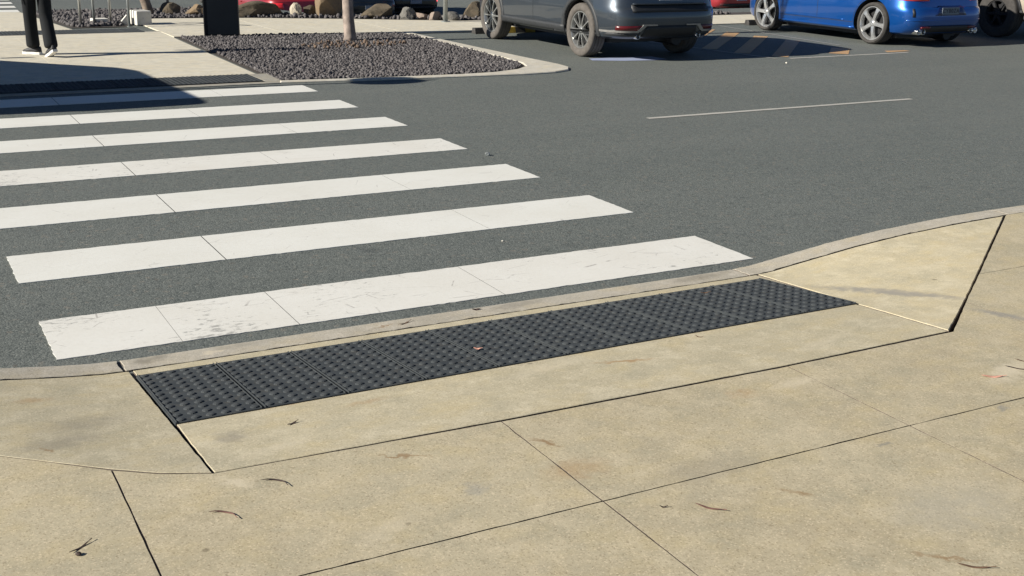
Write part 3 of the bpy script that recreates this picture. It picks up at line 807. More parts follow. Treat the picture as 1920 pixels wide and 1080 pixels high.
class Shell:
    """stack of rounded outlines; level = (z, half_width, y_rear, y_front, n_rear, n_front)"""
    def __init__(s, levels, ztop=None, zref=0.6):
        s.lv = levels; s.ztop = ztop; s.zref = zref; s.zmax = levels[-1][0]
    def at(s, z):
        L = s.lv
        if z <= L[0][0]: return L[0][1:]
        for a, b in zip(L, L[1:]):
            if z <= b[0]:
                t = (z - a[0]) / (b[0] - a[0]); return tuple(a[i] + (b[i] - a[i]) * t for i in range(1, 6))
        return L[-1][1:]
    def side_x(s, y, z):
        W, yr, yf, nr, nf = s.at(z)
        yc = 0.0
        if y < yc: k = min(0.9999, (yc - y) / (yc - yr)); n = nr
        else: k = min(0.9999, (y - yc) / (yf - yc)); n = nf
        return W * (1 - k ** n) ** (1 / n)
    def rear_y(s, x, z):
        W, yr, yf, nr, nf = s.at(z); k = min(0.9999, abs(x) / W)
        return yr * (1 - k ** nr) ** (1 / nr)
    def zmap(s, y, z):
        if s.ztop is None or z <= s.zref: return z
        return s.zref + (z - s.zref) * (s.ztop(y) - s.zref) / (s.zmax - s.zref)
    def mesh(s, N=112):
        mb = MB(); rings = []
        for (z, W, yr, yf, nr, nf) in s.lv:
            ring = []
            for k in range(N):
                a = 2 * math.pi * k / N
                c, sn = math.cos(a), math.sin(a)
                n = nf if sn >= 0 else nr
                x = W * math.copysign(abs(c) ** (2 / n), c); y = (yf if sn >= 0 else -yr) * math.copysign(abs(sn) ** (2 / n), sn)
                ring.append((x, y, s.zmap(y, z)))
            rings.append(ring)
        vs = [p for r in rings for p in r]
        fs = []
        for i in range(len(rings) - 1):
            for k in range(N):
                k2 = (k + 1) % N
                fs.append((i * N + k, i * N + k2, (i + 1) * N + k2, (i + 1) * N + k))
        b = len(vs)
        top = rings[-1]
        for sc_ in (0.66, 0.33):
            for p in top:
                y = p[1] * (0.5 + sc_ * 0.5) if False else p[1] * sc_
                vs.append((p[0] * sc_, y, s.zmap(y, s.zmax) + (0.02 if s.ztop else 0.035) * (1 - sc_)))
        o_ = (len(rings) - 1) * N
        for k in range(N):
            k2 = (k + 1) % N
            fs.append((o_ + k, o_ + k2, b + k2, b + k)); fs.append((b + k, b + k2, b + N + k2, b + N + k))
        fs.append(tuple(b + N + k for k in range(N)))
        fs.append(tuple(range(N))[::-1])
        mb.add(vs, fs)
        return mb
    def side_patch(s, side, y0, y1, z0, z1, off=0.006, n=10, m=4, thick=0.012, skew0=0.0, skew1=0.0):
        """skew shifts the upper edge of either end"""
        mb = MB(); A = []; B = []
        for j in range(m + 1):
            z = z0 + (z1 - z0) * j / m
            for i in range(n + 1):
                a0 = y0 + skew0 * j / m; a1 = y1 + skew1 * j / m
                y = a0 + (a1 - a0) * i / n
                x = s.side_x(y, z); zz = s.zmap(y, z)
                A.append((side * (x + off), y, zz)); B.append((side * (x + off - thick), y, zz))
        return s._grid(mb, A, B, n, m)
    def rear_patch(s, x0, x1, z0, z1, off=0.006, n=10, m=3, thick=0.014, sk0=0.0, sk1=0.0):
        mb = MB(); A = []; B = []
        for j in range(m + 1):
            z = z0 + (z1 - z0) * j / m
            for i in range(n + 1):
                a0 = x0 + sk0 * j / m; a1 = x1 + sk1 * j / m
                x = a0 + (a1 - a0) * i / n
                y = s.rear_y(x, z); zz = s.zmap(y, z)
                A.append((x, y - off, zz)); B.append((x, y - off + thick, zz))
        return s._grid(mb, A, B, n, m)
    def front_patch(s, x0, x1, z0, z1, off=0.006, n=10, m=3, thick=0.014):
        mb = MB(); A = []; B = []
        for j in range(m + 1):
            z = z0 + (z1 - z0) * j / m
            for i in range(n + 1):
                x = x0 + (x1 - x0) * i / n
                W, yr, yf, nr, nf = s.at(z); k = min(0.9999, abs(x) / W)
                y = yf * (1 - k ** nf) ** (1 / nf); zz = s.zmap(y, z)
                A.append((x, y + off, zz)); B.append((x, y + off - thick, zz))
        return s._grid(mb, A, B, n, m)
    def _grid(s, mb, A, B, n, m):
        c = len(A); fs = []
        id_ = lambda i, j: j * (n + 1) + i
        for j in range(m):
            for i in range(n):
                q = (id_(i, j), id_(i + 1, j), id_(i + 1, j + 1), id_(i, j + 1))
                fs.append(q); fs.append(tuple(k + c for k in q[::-1]))
        for i in range(n):
            fs.append((id_(i, 0), id_(i, 0) + c, id_(i + 1, 0) + c, id_(i + 1, 0)))
            fs.append((id_(i, m), id_(i + 1, m), id_(i + 1, m) + c, id_(i, m) + c))
        for j in range(m):
            fs.append((id_(0, j), id_(0, j + 1), id_(0, j + 1) + c, id_(0, j) + c))
            fs.append((id_(n, j), id_(n, j) + c, id_(n, j + 1) + c, id_(n, j + 1)))
        return mb.add(A + B, fs)

def boolean_cut(o, cutter):
    md = o.modifiers.new('cut', 'BOOLEAN'); md.object = cutter; md.operation = 'DIFFERENCE'; md.solver = 'EXACT'
    try: md.material_mode = 'TRANSFER'
    except Exception: pass
    bpy.context.view_layer.update()
    dg = bpy.context.evaluated_depsgraph_get()
    me = bpy.data.meshes.new_from_object(o.evaluated_get(dg))
    o.modifiers.clear()
    old = o.data; o.data = me; me.name = old.name
    bpy.data.objects.remove(cutter)

def arch_trim(sh, side, yc, r0, r1, off, zlow, wr=None):
    mb = MB(); n = 28; A = []; B = []
    rows = [(r1, off), (r0, off + 0.004), (r0 - 0.004, off - 0.05)]
    for r, of in rows:
        for i in range(n + 1):
            a = math.pi * (-0.06 + 1.12 * i / n)
            y = yc + r * math.cos(a); z = max(zlow, ARZ + r * math.sin(a))
            A.append((side * (sh.side_x(y, z) + of), y, z))
    fs = []
    for j in range(2):
        for i in range(n): fs.append((j * (n + 1) + i, j * (n + 1) + i + 1, (j + 1) * (n + 1) + i + 1, (j + 1) * (n + 1) + i))
    # outer return onto the body
    for i in range(n + 1):
        p = A[i]; A.append((p[0] - side * (off + 0.004), p[1], p[2]))
    b = 3 * (n + 1)
    for i in range(n): fs.append((i, b + i, b + i + 1, i + 1))
    return mb.add(A, fs)

def make_wheel(parent, loc, flip, r, rim_r, w, style, tyre_m, rim_m, data={}):
    """outer face looks to -x; flip turns it round for the right-hand side"""
    key = (r, rim_r, w, style, tyre_m.name, rim_m.name)
    if key not in data:
        hub = MB()
        hub.lathe_x([(-w * 0.30, rim_r * 0.97), (w * 0.40, rim_r * 0.95)], 40)
        hub.lathe_x([(-w * 0.02, 0.0001), (-w * 0.02, rim_r * 0.72), (w * 0.05, rim_r * 0.72), (w * 0.05, rim_r * 0.96)], 36)
        ty = MB()
        sw = w / 2
        prof = [(-sw * 0.72, rim_r), (-sw * 0.93, rim_r + 0.012), (-sw * 1.0, rim_r + (r - rim_r) * 0.38), (-sw * 0.99, rim_r + (r - rim_r) * 0.62), (-sw * 0.93, r - 0.022), (-sw * 0.86, r - 0.008), (-sw * 0.70, r - 0.001)]
        for g in (-0.42, 0.0, 0.42):
            prof += [(sw * (g - 0.045), r), (sw * (g - 0.04), r - 0.007), (sw * (g + 0.04), r - 0.007), (sw * (g + 0.045), r)]
        prof += [(sw * 0.70, r - 0.001), (sw * 0.86, r - 0.008), (sw * 0.93, r - 0.022), (sw * 0.99, rim_r + (r - rim_r) * 0.62), (sw * 1.0, rim_r + (r - rim_r) * 0.38), (sw * 0.93, rim_r + 0.012), (sw * 0.72, rim_r)]
        ty.lathe_x(prof, 56, closed=True)
        rm = MB()
        fx = -sw * 0.74
        rm.lathe_x([(fx + 0.004, rim_r + 0.006), (fx - 0.010, rim_r + 0.003), (fx - 0.010, rim_r - 0.010), (fx + 0.006, rim_r - 0.020), (fx + 0.05, rim_r - 0.032), (fx + 0.05, rim_r + 0.0)], 56, closed=True)
        rm.lathe_x([(fx + 0.035, 0.0001), (fx - 0.004, 0.0001), (fx - 0.006, 0.026), (fx - 0.002, 0.034), (fx + 0.004, 0.060), (fx + 0.03, 0.072), (fx + 0.045, 0.072)], 28)
        ns, = {'ten': (10,), 'five': (5,), 'plain': (6,)}[style]
        for k in range(ns):
            a = 2 * math.pi * k / ns + (0.16 if style == 'five' else 0.05)
            ca, sa = math.cos(a), math.sin(a)
            if style == 'five':
                stations = [(0.050, 0.030, 0.000), (rim_r * 0.45, 0.026, -0.010), (rim_r * 0.75, 0.027, -0.012), (rim_r - 0.014, 0.040, -0.004)]
            elif style == 'ten':
                stations = [(0.050, 0.012, 0.000), (rim_r * 0.45, 0.0085, -0.004), (rim_r * 0.75, 0.0085, -0.004), (rim_r - 0.014, 0.014, -0.002)]
            else:
                stations = [(0.050, 0.028, 0.000), (rim_r * 0.5, 0.020, -0.003), (rim_r - 0.014, 0.026, -0.001)]
            vs = []
            for (rad, hw, dx) in stations:
                for (sx, sk) in ((0, -1), (0, 1), (0.026, 1.25), (0.026, -1.25)):
                    t_ = hw * sk
                    vs.append((fx + dx + sx, rad * ca - t_ * sa, rad * sa + t_ * ca))
            fs = []
            for i in range(len(stations) - 1):
                for q in range(4):
                    fs.append((i * 4 + q, i * 4 + (q + 1) % 4, (i + 1) * 4 + (q + 1) % 4, (i + 1) * 4 + q))
            rm.add(vs, fs)
            if style == 'ten' or style == 'five':     # wheel bolts
                if k % (ns // 5) == 0:
                    rm.lathe_x([(fx - 0.006, 0.0001), (fx - 0.006, 0.007), (fx + 0.01, 0.007)], 8, (0, 0.045 * math.cos(a + 0.6), 0.045 * math.sin(a + 0.6)))
        data[key] = (hub, ty, rm, {})
    hub, ty, rm, made = data[key]
    if 'w' not in made:
        wo = hub.build('wheel', M['barrel'], parent); smooth_angle(wo, 40)
        t_ = ty.build('tyre', tyre_m, wo); smooth_angle(t_, 50)
        r_ = rm.build('rim', rim_m, wo); smooth_angle(r_, 30)
        made['w'] = wo
    else:
        wo = made['w'].copy(); COL.objects.link(wo); wo.parent = parent
        for ch in made['w'].children:
            c = ch.copy(); COL.objects.link(c); c.parent = wo
    wo.location = loc
    wo.rotation_euler = (R.uniform(0, 6.28) if not flip else R.uniform(0, 6.28), 0, math.pi if flip else 0)
    return wo

def text_mesh(name, body, size, mat, parent, loc, rot, extrude=0.0012):
    cu = bpy.data.curves.new(name, 'FONT'); cu.body = body; cu.size = size; cu.extrude = extrude
    cu.align_x = 'CENTER'; cu.align_y = 'CENTER'; cu.space_character = 1.15
    to = bpy.data.objects.new(name, cu); COL.objects.link(to)
    bpy.context.view_layer.update()
    me = bpy.data.meshes.new_from_object(to.evaluated_get(bpy.context.evaluated_depsgraph_get()))
    bpy.data.objects.remove(to); bpy.data.curves.remove(cu)
    me.materials.clear(); me.materials.append(mat)
    o = bpy.data.objects.new(name, me); COL.objects.link(o)
    o.parent = parent; o.location = loc; o.rotation_euler = rot
    return o

ARZ = 0.36
def make_car(name, label, cat, loc, rz, paint, spec, group=None):
    global ARZ
    root = tag(empty(name, loc, rz), label, cat, group)
    W, Lr, Lf = spec['W'], spec['Lr'], spec['Lf']           # half width, rear and front ends
    ya, yb = spec['axles']; wr = spec['r']; ARZ = wr
    zb, zt = spec['zb'], spec['belt']
    tall = spec.get('tall', 1.0)
    lev = [(zb, W - 0.07, Lr + 0.16, Lf - 0.14, 6, 4.5), (zb + 0.03, W - 0.025, Lr + 0.09, Lf - 0.07, 6.5, 4.5), (zb + 0.10, W - 0.008, Lr + 0.03, Lf - 0.02, 7, 4.5),
           (zb + 0.20, W - 0.004, Lr, Lf, 7, 4.5), (zb + 0.34, W, Lr + 0.004, Lf, 7, 4.5), (zb + 0.40, W, Lr + 0.02, Lf - 0.01, 7, 4.5), (zb + 0.43, W - 0.002, Lr + 0.055, Lf - 0.02, 7, 4.5),
           (zb + 0.56, W - 0.004, Lr + 0.07, Lf - 0.06, 6.5, 4.2), (zt - 0.06, W - 0.012, Lr + 0.09, Lf - 0.14, 6, 4), (zt - 0.015, W - 0.03, Lr + 0.10, Lf - 0.18, 6, 4), (zt, W - 0.07, Lr + 0.14, Lf - 0.24, 6, 4)]
    yw = spec['cowl']                                        # base of the windscreen
    hood = lambda y: zt - 0.015 - (0.16 * smooth(yw - 0.1, Lf, y) if y > yw - 0.1 else 0)
    sh = Shell(lev, hood, zb + 0.43)
    body = sh.mesh().build('body', [paint, M['plastic']], root)
    cut = MB()
    for y in (ya, yb):
        for sd in (-1, 1):
            cut.lathe_x([(-0.20, 0.0001), (-0.20, wr + 0.055), (0.20, wr + 0.055), (0.20, 0.0001)], 48, (sd * (W - 0.10), y, wr))
    co = cut.build('cutter', M['plastic'], root)
    bm = bmesh.new(); bm.from_mesh(co.data); bmesh.ops.remove_doubles(bm, verts=bm.verts, dist=0.0005); bmesh.ops.recalc_face_normals(bm, faces=bm.faces); bm.to_mesh(co.data); bm.free()
    boolean_cut(body, co)
    smooth_angle(body, 32)
    # glasshouse
    rh = spec['roof']; r0, r1, f0, f1 = spec['house']        # rear bottom, rear top, front bottom, front top
    gl = [(zt - 0.03, W - 0.06, r0, f0, 6, 5), (zt + 0.05, W - 0.075, r0 + (r1 - r0) * .1, f0 + (f1 - f0) * .12, 6, 5), (zt + (rh - zt) * 0.5, W - 0.15, r0 + (r1 - r0) * .45, f0 + (f1 - f0) * .55, 6, 5),
          (rh - 0.09, W - 0.235, r0 + (r1 - r0) * .85, f0 + (f1 - f0) * .90, 6, 5), (rh - 0.03, W - 0.29, r1, f1, spec.get('nr', 6), 5), (rh, W - (0.31 if 'nr' in spec else 0.38), r1 + (0.02 if 'nr' in spec else 0.10), f1 - 0.14, spec.get('nr', 5), 5)]
    gh = Shell(gl)
    cab = gh.mesh(80).build('roof', paint, root); smooth_angle(cab, 40)
    for sd in (-1, 1):
        ym = (ya + yb) / 2 - 0.05
        za, zc = zt + 0.03, rh - 0.11
        w1 = gh.side_patch(sd, ym + 0.04, f0 - 0.18, za, zc, 0.004, skew1=(f1 - f0) * 0.75 + 0.02); w1.build('side_window', M['glass'], root, True)
        w2 = gh.side_patch(sd, ya - 0.02, ym - 0.04, za, zc, 0.004); w2.build('side_window', M['glass'], root, True)
        if spec.get('quarter', True):
            w3 = gh.side_patch(sd, r0 + 0.28, ya - 0.10, za, zc - 0.02, 0.004, skew0=(r1 - r0) * 0.7); w3.build('side_window', M['glass'], root, True)
        # mirror, door seams and handles
        mm = MB(); mm.tube([(sd * (W - 0.10), f0 - 0.30, zt + 0.03), (sd * (W + 0.06), f0 - 0.30, zt + 0.06)], 0.02, 8)
        mm.box((sd * (W + 0.10), f0 - 0.32, zt + 0.09), (0.17, 0.09, 0.13), taper=0.8); mo = mm.build('door_mirror', paint, root)
        for k, (d0, d1) in enumerate(((ym, f0 - 0.10), (ya + wr * 0.35, ym))):
            zl = zb + 0.13; ra = wr + 0.075
            if k == 0:
                path = [(d0, zt - 0.02), (d0, zl), (min(d1, yb - ra), zl), (min(d1, yb - ra), zt - 0.02)]
            else:
                a0 = math.asin(max(-0.9, min(0.9, (zl - wr) / ra)))
                arc = [(ya + ra * math.cos(a), wr + ra * math.sin(a)) for a in [a0 + (1.12 - a0) * q / 10 for q in range(11)]]
                path = [(d1 - 0.012, zl)] + arc + [(arc[-1][0] - 0.02, zt - 0.02)]
            fine = []
            for (p0, p1) in zip(path, path[1:]):
                nn = max(1, int(math.hypot(p1[0] - p0[0], p1[1] - p0[1]) / 0.06))
                fine += [(p0[0] + (p1[0] - p0[0]) * q / nn, p0[1] + (p1[1] - p0[1]) * q / nn) for q in range(nn)]
            fine.append(path[-1])
            dm = MB(); vs = []
            for q, (y, z) in enumerate(fine):
                e0, e1 = fine[max(0, q - 1)], fine[min(len(fine) - 1, q + 1)]
                dx, dz = e1[0] - e0[0], e1[1] - e0[1]; ln = math.hypot(dx, dz) or 1
                for sg_ in (-0.004, 0.004):
                    yy, zz = y - dz / ln * sg_, z + dx / ln * sg_
                    for of in (0.0012, -0.008): vs.append((sd * (sh.side_x(yy, zz) + of), yy, sh.zmap(yy, zz)))
            fs = []
            for q in range(len(fine) - 1):
                b = q * 4; fs += [(b, b + 4, b + 6, b + 2), (b, b + 1, b + 5, b + 4), (b + 2, b + 6, b + 7, b + 3)]
            dm.add(vs, fs)
            do = dm.build('door', M['plastic'], root)
            hm = sh.side_patch(sd, d0 + 0.06, d0 + 0.24, zt - 0.16, zt - 0.13, 0.022, 6, 1, 0.02); hm.build('handle', paint, do)
    wsn = gh.front_patch(-(W - 0.30), W - 0.30, zt + 0.04, rh - 0.08, 0.004, 12, 5); wsn.build('windscreen', M['glass'], root, True)
    rwn = gh.rear_patch(-(W - 0.30), W - 0.30, zt + 0.10, rh - 0.10, 0.004, 12, 5); rwn.build('rear_window', M['glass'], root, True)
    for sd in (-1, 1):
        tl = sh.rear_patch(sd * (W * 0.50), sd * (W - 0.035), zt - 0.20, zt - 0.06, 0.012, 10, 3, 0.03); tl.build('tail_light', M['redlens'], root, True)
        hl = sh.front_patch(sd * (W * 0.48), sd * (W - 0.08), zt - 0.16, zt - 0.07, 0.008, 8, 3, 0.03); hl.build('headlight', M['platewhite'], root, True)
    # wheels
    for (sx, y) in ((-1, ya), (1, ya), (-1, yb), (1, yb)):
        make_wheel(root, (sx * (W - spec['tw'] / 2 - 0.012), y, wr), sx > 0, wr, spec['rim_r'], spec['tw'], spec['style'], spec['tyre_m'], spec['rim_m'])
    # arches and sills
    if spec.get('clad'):
        for sd in (-1, 1):
            for y in (ya, yb):
                arch_trim(sh, sd, y, wr + 0.050, wr + 0.112, 0.008, zb + 0.03).build('wheel_arch_trim', spec['clad'], root, True)
            sk = sh.side_patch(sd, ya + wr + 0.03, yb - wr - 0.03, zb + 0.015, zb + 0.115, 0.016, 16, 3, 0.03); sk.build('side_skirt', spec['clad'], root, True)
    under = MB(); under.box((0, 0, zb - 0.02), (2 * W - 0.5, (Lf - Lr) - 1.0, 0.10)); under.tube([(-0.6, ya, wr), (0.6, ya, wr)], 0.045, 10); under.tube([(0.35, Lr + 0.35, zb - 0.03), (0.35, Lr + 0.9, zb - 0.03)], 0.09, 10)
    under.build('underbody', M['plastic'], root)
    root['_'] = 0
    del root['_']
    return root, sh

SUV = dict(W=0.92, Lr=-2.26, Lf=2.28, axles=(-1.34, 1.36), r=0.365, rim_r=0.252, tw=0.23, zb=0.29, belt=1.08, roof=1.69, cowl=0.95, house=(-2.10, -1.72, 1.15, 0.30), style='ten', tyre_m=M['rubber_dusty'], rim_m=M['alloy_mid'], clad=M['cladding'])
HATCH = dict(W=0.905, Lr=-2.10, Lf=2.15, axles=(-1.29, 1.31), r=0.328, rim_r=0.262, tw=0.235, zb=0.19, belt=0.92, roof=1.41, cowl=0.85, house=(-1.98, -1.35, 1.05, 0.15), style='five', tyre_m=M['rubber'], rim_m=M['alloy_five'])
SEDAN = dict(W=0.90, Lr=-2.25, Lf=2.25, axles=(-1.33, 1.35), r=0.325, rim_r=0.22, tw=0.21, zb=0.23, belt=0.95, roof=1.47, cowl=0.90, house=(-2.05, -1.45, 1.05, 0.2), style='plain', tyre_m=M['rubber'], rim_m=M['alloy_dark'])
VAN = dict(SUV, nr=16, W=0.95, Lr=-2.45, Lf=2.62, axles=(-1.5, 1.6), belt=1.12, roof=1.97, cowl=1.9, house=(-2.40, -2.39, 2.42, 0.75), clad=None)
UTE = dict(W=0.94, Lr=-2.50, Lf=2.55, axles=(-1.52, 1.55), r=0.405, rim_r=0.225, tw=0.27, zb=0.42, belt=1.18, roof=1.85, cowl=1.15, house=(-2.25, -2.05, 1.3, 0.6), style='plain', tyre_m=M['rubber'], rim_m=M['barrel'], clad=M['plastic'])

P_SUV = m_carpaint('slate_blue_grey_paint', (0.048, 0.060, 0.074), 0.5, 0.34)
P_BLUE = m_carpaint('bright_blue_paint', (0.003, 0.072, 0.30), 0.5, 0.30)
P_RED = m_carpaint('red_paint', (0.32, 0.018, 0.026), 0.2, 0.4)
P_BLACK = m_carpaint('black_paint', (0.010, 0.013, 0.017), 0.2, 0.4)
P_GREY = m_carpaint('blue_grey_paint', (0.14, 0.18, 0.23), 0.4, 0.4)
P_TAN = m_carpaint('dusty_beige_paint', (0.40, 0.345, 0.27), 0.1, 0.6)
P_WHITE = m_carpaint('white_paint', (0.70, 0.70, 0.68), 0.0, 0.4)

def plate(sh, root, x, z, text=None, w=0.372, h=0.107, off=0.02, mat=None):
    y = sh.rear_y(x, z) - off
    mb = MB(); mb.box((0, 0, 0), (w, 0.008, h))
    p = mb.build('number_plate', mat or M['platewhite'], root); p.location = (x, y, z)
    if text: text_mesh('plate_text', text, 0.088, M['plateink'], p, (0, -0.0055, 0.0), (math.pi / 2, 0, 0))
    return p

def exhaust(root, x, y, z, r=0.042, tilt=0.0):
    mb = MB()
    n = 20; vs = []; 
    for (yy, rr) in ((0.16, r), (-0.0, r), (-0.004, r - 0.003), (0.0, r - 0.007), (0.15, r - 0.007)):
        for k in range(n):
            a = 2 * math.pi * k / n; vs.append((x + rr * math.cos(a), y + yy, z + rr * math.sin(a)))
    fs = [(i * n + k, i * n + (k + 1) % n, (i + 1) * n + (k + 1) % n, (i + 1) * n + k) for i in range(4) for k in range(n)]
    fs.append(tuple(4 * n + k for k in range(n)))
    return mb.add(vs, fs).build('exhaust_tip', M['chrome'], root, True)

# --- slate SUV in the middle
root, sh = make_car('parked_suv', 'slate blue grey SUV parked nose in beside the pointed end of the gravel bed', 'car', (9.115, 10.64, 0), 0, P_SUV, SUV)
# rear bumper: dark lower panel, satin trim that swoops up, red reflectors, tailgate recess
sh.rear_patch(-0.46, 0.46, 0.30, 0.475, 0.012, 20, 4, 0.05, sk0=0.06, sk1=-0.06).build('rear_bumper', M['plastic'], root, True)
sh.rear_patch(-0.62, 0.62, 0.655, 0.755, 0.006, 20, 3, 0.06).build('tailgate_recess', M['plastic'], root, True)
sh.rear_patch(-0.60, 0.60, 0.755, 0.775, 0.020, 20, 1, 0.03).build('tailgate', P_SUV, root, True)
for sd in (-1, 1):
    tr = MB()
    a = sh.rear_patch(sd * 0.88, sd * 0.52, 0.388, 0.415, 0.022, 14, 1, 0.04); tr.add(a.v, a.f)
    a = sh.rear_patch(sd * 0.56, sd * 0.50, 0.40, 0.495, 0.022, 3, 3, 0.04, sk0=-sd * 0.10, sk1=-sd * 0.10); tr.add(a.v, a.f)
    a = sh.rear_patch(sd * 0.47, sd * 0.24, 0.478, 0.496, 0.022, 6, 1, 0.04); tr.add(a.v, a.f)
    tr.build('bumper_trim', M['trimgrey'], root)
    sh.rear_patch(sd * 0.80, sd * 0.52, 0.418, 0.478, 0.012, 10, 2, 0.03, sk1=-sd * 0.07).build('reflector', M['redglass'], root, True)
    sh.rear_patch(sd * 0.90, sd * 0.48, 0.295, 0.387, 0.010, 14, 2, 0.04).build('bumper_corner', M['cladding'], root, True)
    exhaust(root, sd * 0.50, sh.rear_y(0.5, 0.34) - 0.02, 0.335, 0.036)
plate(sh, root, 0, 0.86, None)

# --- bright blue hatchback
root, sh = make_car('parked_hatchback', 'bright blue hatchback with five spoke silver wheels parked nose in at the right', 'car', (14.60, 10.62, 0), 0, P_BLUE, HATCH)
sh.rear_patch(-0.60, 0.60, 0.20, 0.335, 0.012, 22, 3, 0.05, sk0=0.10, sk1=-0.10).build('diffuser', M['plastic'], root, True)
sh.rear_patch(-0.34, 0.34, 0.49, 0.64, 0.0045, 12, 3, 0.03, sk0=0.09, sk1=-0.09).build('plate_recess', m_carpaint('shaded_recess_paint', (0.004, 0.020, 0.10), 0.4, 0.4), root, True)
plate(sh, root, -0.02, 0.56, 'CYB0ZA', 0.372, 0.107, 0.010, m_simple('tinted_plate', (0.16, 0.19, 0.22), 0.5, var=0.05))
root.children[-1]
for sd in (-1, 1):
    sh.rear_patch(sd * 0.60, sd * 0.42, 0.29, 0.325, 0.022, 6, 1, 0.03).build('reflector', M['redglass'], root, True)
    sh.rear_patch(sd * 0.745, sd * 0.715, 0.47, 0.60, 0.008, 2, 2, 0.02).build('bumper_vent', M['plastic'], root, True)
    for dx in (0.0, 0.095):
        exhaust(root, sd * (0.53 + dx), sh.rear_y(0.55, 0.26) - 0.03, 0.245, 0.044)
    sh.side_patch(sd, -0.90, 0.92, 0.205, 0.245, 0.02, 16, 2, 0.04).build('side_skirt', P_BLUE, root, True)
    sh.side_patch(sd, -0.70, 0.80, 0.335, 0.350, 0.006, 16, 1, 0.01).build('crease_line', P_BLUE, root, True)
sh.rear_patch(-0.80, 0.80, 0.415, 0.427, 0.012, 24, 1, 0.02).build('bumper_lip', P_BLUE, root, True)

# --- dusty beige off-road ute at the right edge
root, sh = make_car('offroad_ute', 'dusty beige off-road ute with a big black tyre and black arch at the right edge', 'ute', (17.78, 11.08, 0), 0, P_TAN, UTE)
for sd in (-1, 1):
    sh.side_patch(sd, -2.32, -1.99, 0.30, 0.62, -0.02, 4, 3, 0.02).build('mud_flap', M['plastic'], root)
tb = MB(); tb.tube([(-0.6, -2.58, 0.55), (0.6, -2.58, 0.55)], 0.06, 12); tb.box((0, -2.50, 0.55), (0.12, 0.2, 0.10)); tb.build('tow_bar', M['plastic'], root)

# --- white SUV beyond the left edge: throws the long shadow over the crossing
root, sh = make_car('parked_van', 'white van just left of the crossing landing, throwing the long shadow', 'van', (-2.08, 9.45, 0), 0.045, P_WHITE, VAN)
plate(sh, root, 0, 0.86, None)

# --- cars in the lower car park behind the boulders
def far_car(label, x, y, yaw, paint, name='parked_car', text=None, px=0.0, pz=0.5, reflector_m=None):
    z = ground_z(x, y)
    root, sh = make_car(name, label, 'car', (x, y, z), yaw, paint, SEDAN, 'cars in the lower car park')
    sh.rear_patch(-0.72, 0.72, 0.25, 0.36, 0.012, 14, 2, 0.04).build('rear_bumper', M['plastic'], root, True)
    plate(sh, root, px, pz, None, mat=m_simple('shaded_plate', (0.30, 0.33, 0.38), 0.5, var=0.05))
    for sd in (-1, 1):
        sh.rear_patch(sd * 0.84, sd * 0.74, 0.50, 0.57, 0.012, 5, 2, 0.03).build('reflector', reflector_m or M['redglass'], root, True)
    return root
M['lamp'] = m_simple('glowing_red_reflector', (0.7, 0.03, 0.04), 0.3, var=0.1)  # red shine of the bumper reflectors, put in as emission
M['lamp'].node_tree.nodes['Principled BSDF'].inputs['Emission Color'].default_value = (1.0, 0.09, 0.11, 1)
M['lamp'].node_tree.nodes['Principled BSDF'].inputs['Emission Strength'].default_value = 1.6
far_car('red car parked behind the tall triangular boulder, its left side in the sun', 9.15, 26.3, 0.0, P_RED)
far_car('black car with two small glowing red reflectors, behind the boulders left of the slate SUV', 14.48, 31.3, -0.02, P_BLACK, reflector_m=M['lamp'])
far_car('black car mostly hidden behind the pale tree trunk', 12.3, 29.6, 0.0, P_BLACK)
far_car('blue grey car mostly hidden behind the dark totem', 10.9, 36.5, 0.0, P_GREY)
far_car('red car glimpsed between the slate SUV and the blue hatchback', 23.0, 26.3, 0.0, P_RED)

# --- rubber wheel stops
def wheel_stop(x, y, label):
    root = tag(empty('wheel_stop', (x, y, 0)), label, 'wheel stop', 'rubber wheel stops in front of the parked cars')
    segs = 9; L = 1.7
    for k in range(segs):
        mb = MB(); a = -L / 2 + L * k / segs + 0.001; b = -L / 2 + L * (k + 1) / segs - 0.001
        pr = [(-0.075, 0.003), (-0.05, 0.095), (0.05, 0.095), (0.075, 0.003)]
        vs = [(a, p[0], p[1]) for p in pr] + [(b, p[0], p[1]) for p in pr]
        mb.add(vs, [(0, 1, 2, 3), (7, 6, 5, 4), (0, 4, 5, 1), (1, 5, 6, 2), (2, 6, 7, 3), (3, 7, 4, 0)])
        mb.build('yellow_band' if k % 2 else 'black_band', M['stopyellow'] if k % 2 else M['rubber'], root)
    return root
M['stopyellow'] = m_simple('yellow_rubber', (0.50, 0.34, 0.05), 0.7, var=0.3, scale=12)
wheel_stop(9.20, 12.86, 'black and yellow wheel stop under the nose of the slate SUV')
wheel_stop(14.98, 12.92, 'black and yellow wheel stop in front of the blue hatchback')

# ------------------------------------------------------------------ totem, posts, rails, blocks, sign
M['navy'] = m_simple('dark_navy_panel', (0.0010, 0.0040, 0.0085), 0.5, var=0.15, scale=4, spec=0.25)
M['galv'] = m_simple('galvanised_steel', (0.34, 0.36, 0.35), 0.45, 0.5, var=0.15, scale=25)
M['steel'] = m_simple('satin_steel', (0.46, 0.46, 0.43), 0.35, 0.7, var=0.1, scale=40)
M['bark'] = m_simple('pale_bark', (0.31, 0.25, 0.21), 0.9, var=0.45, scale=9, bump=0.5, bdist=0.01)
M['bark_brown'] = m_simple('brown_bark', (0.22, 0.17, 0.13), 0.95, var=0.35, scale=9, bump=0.6, bdist=0.01)
M['leaf'] = m_simple('gum_leaf', (0.055, 0.085, 0.035), 0.6, var=0.4, scale=3)

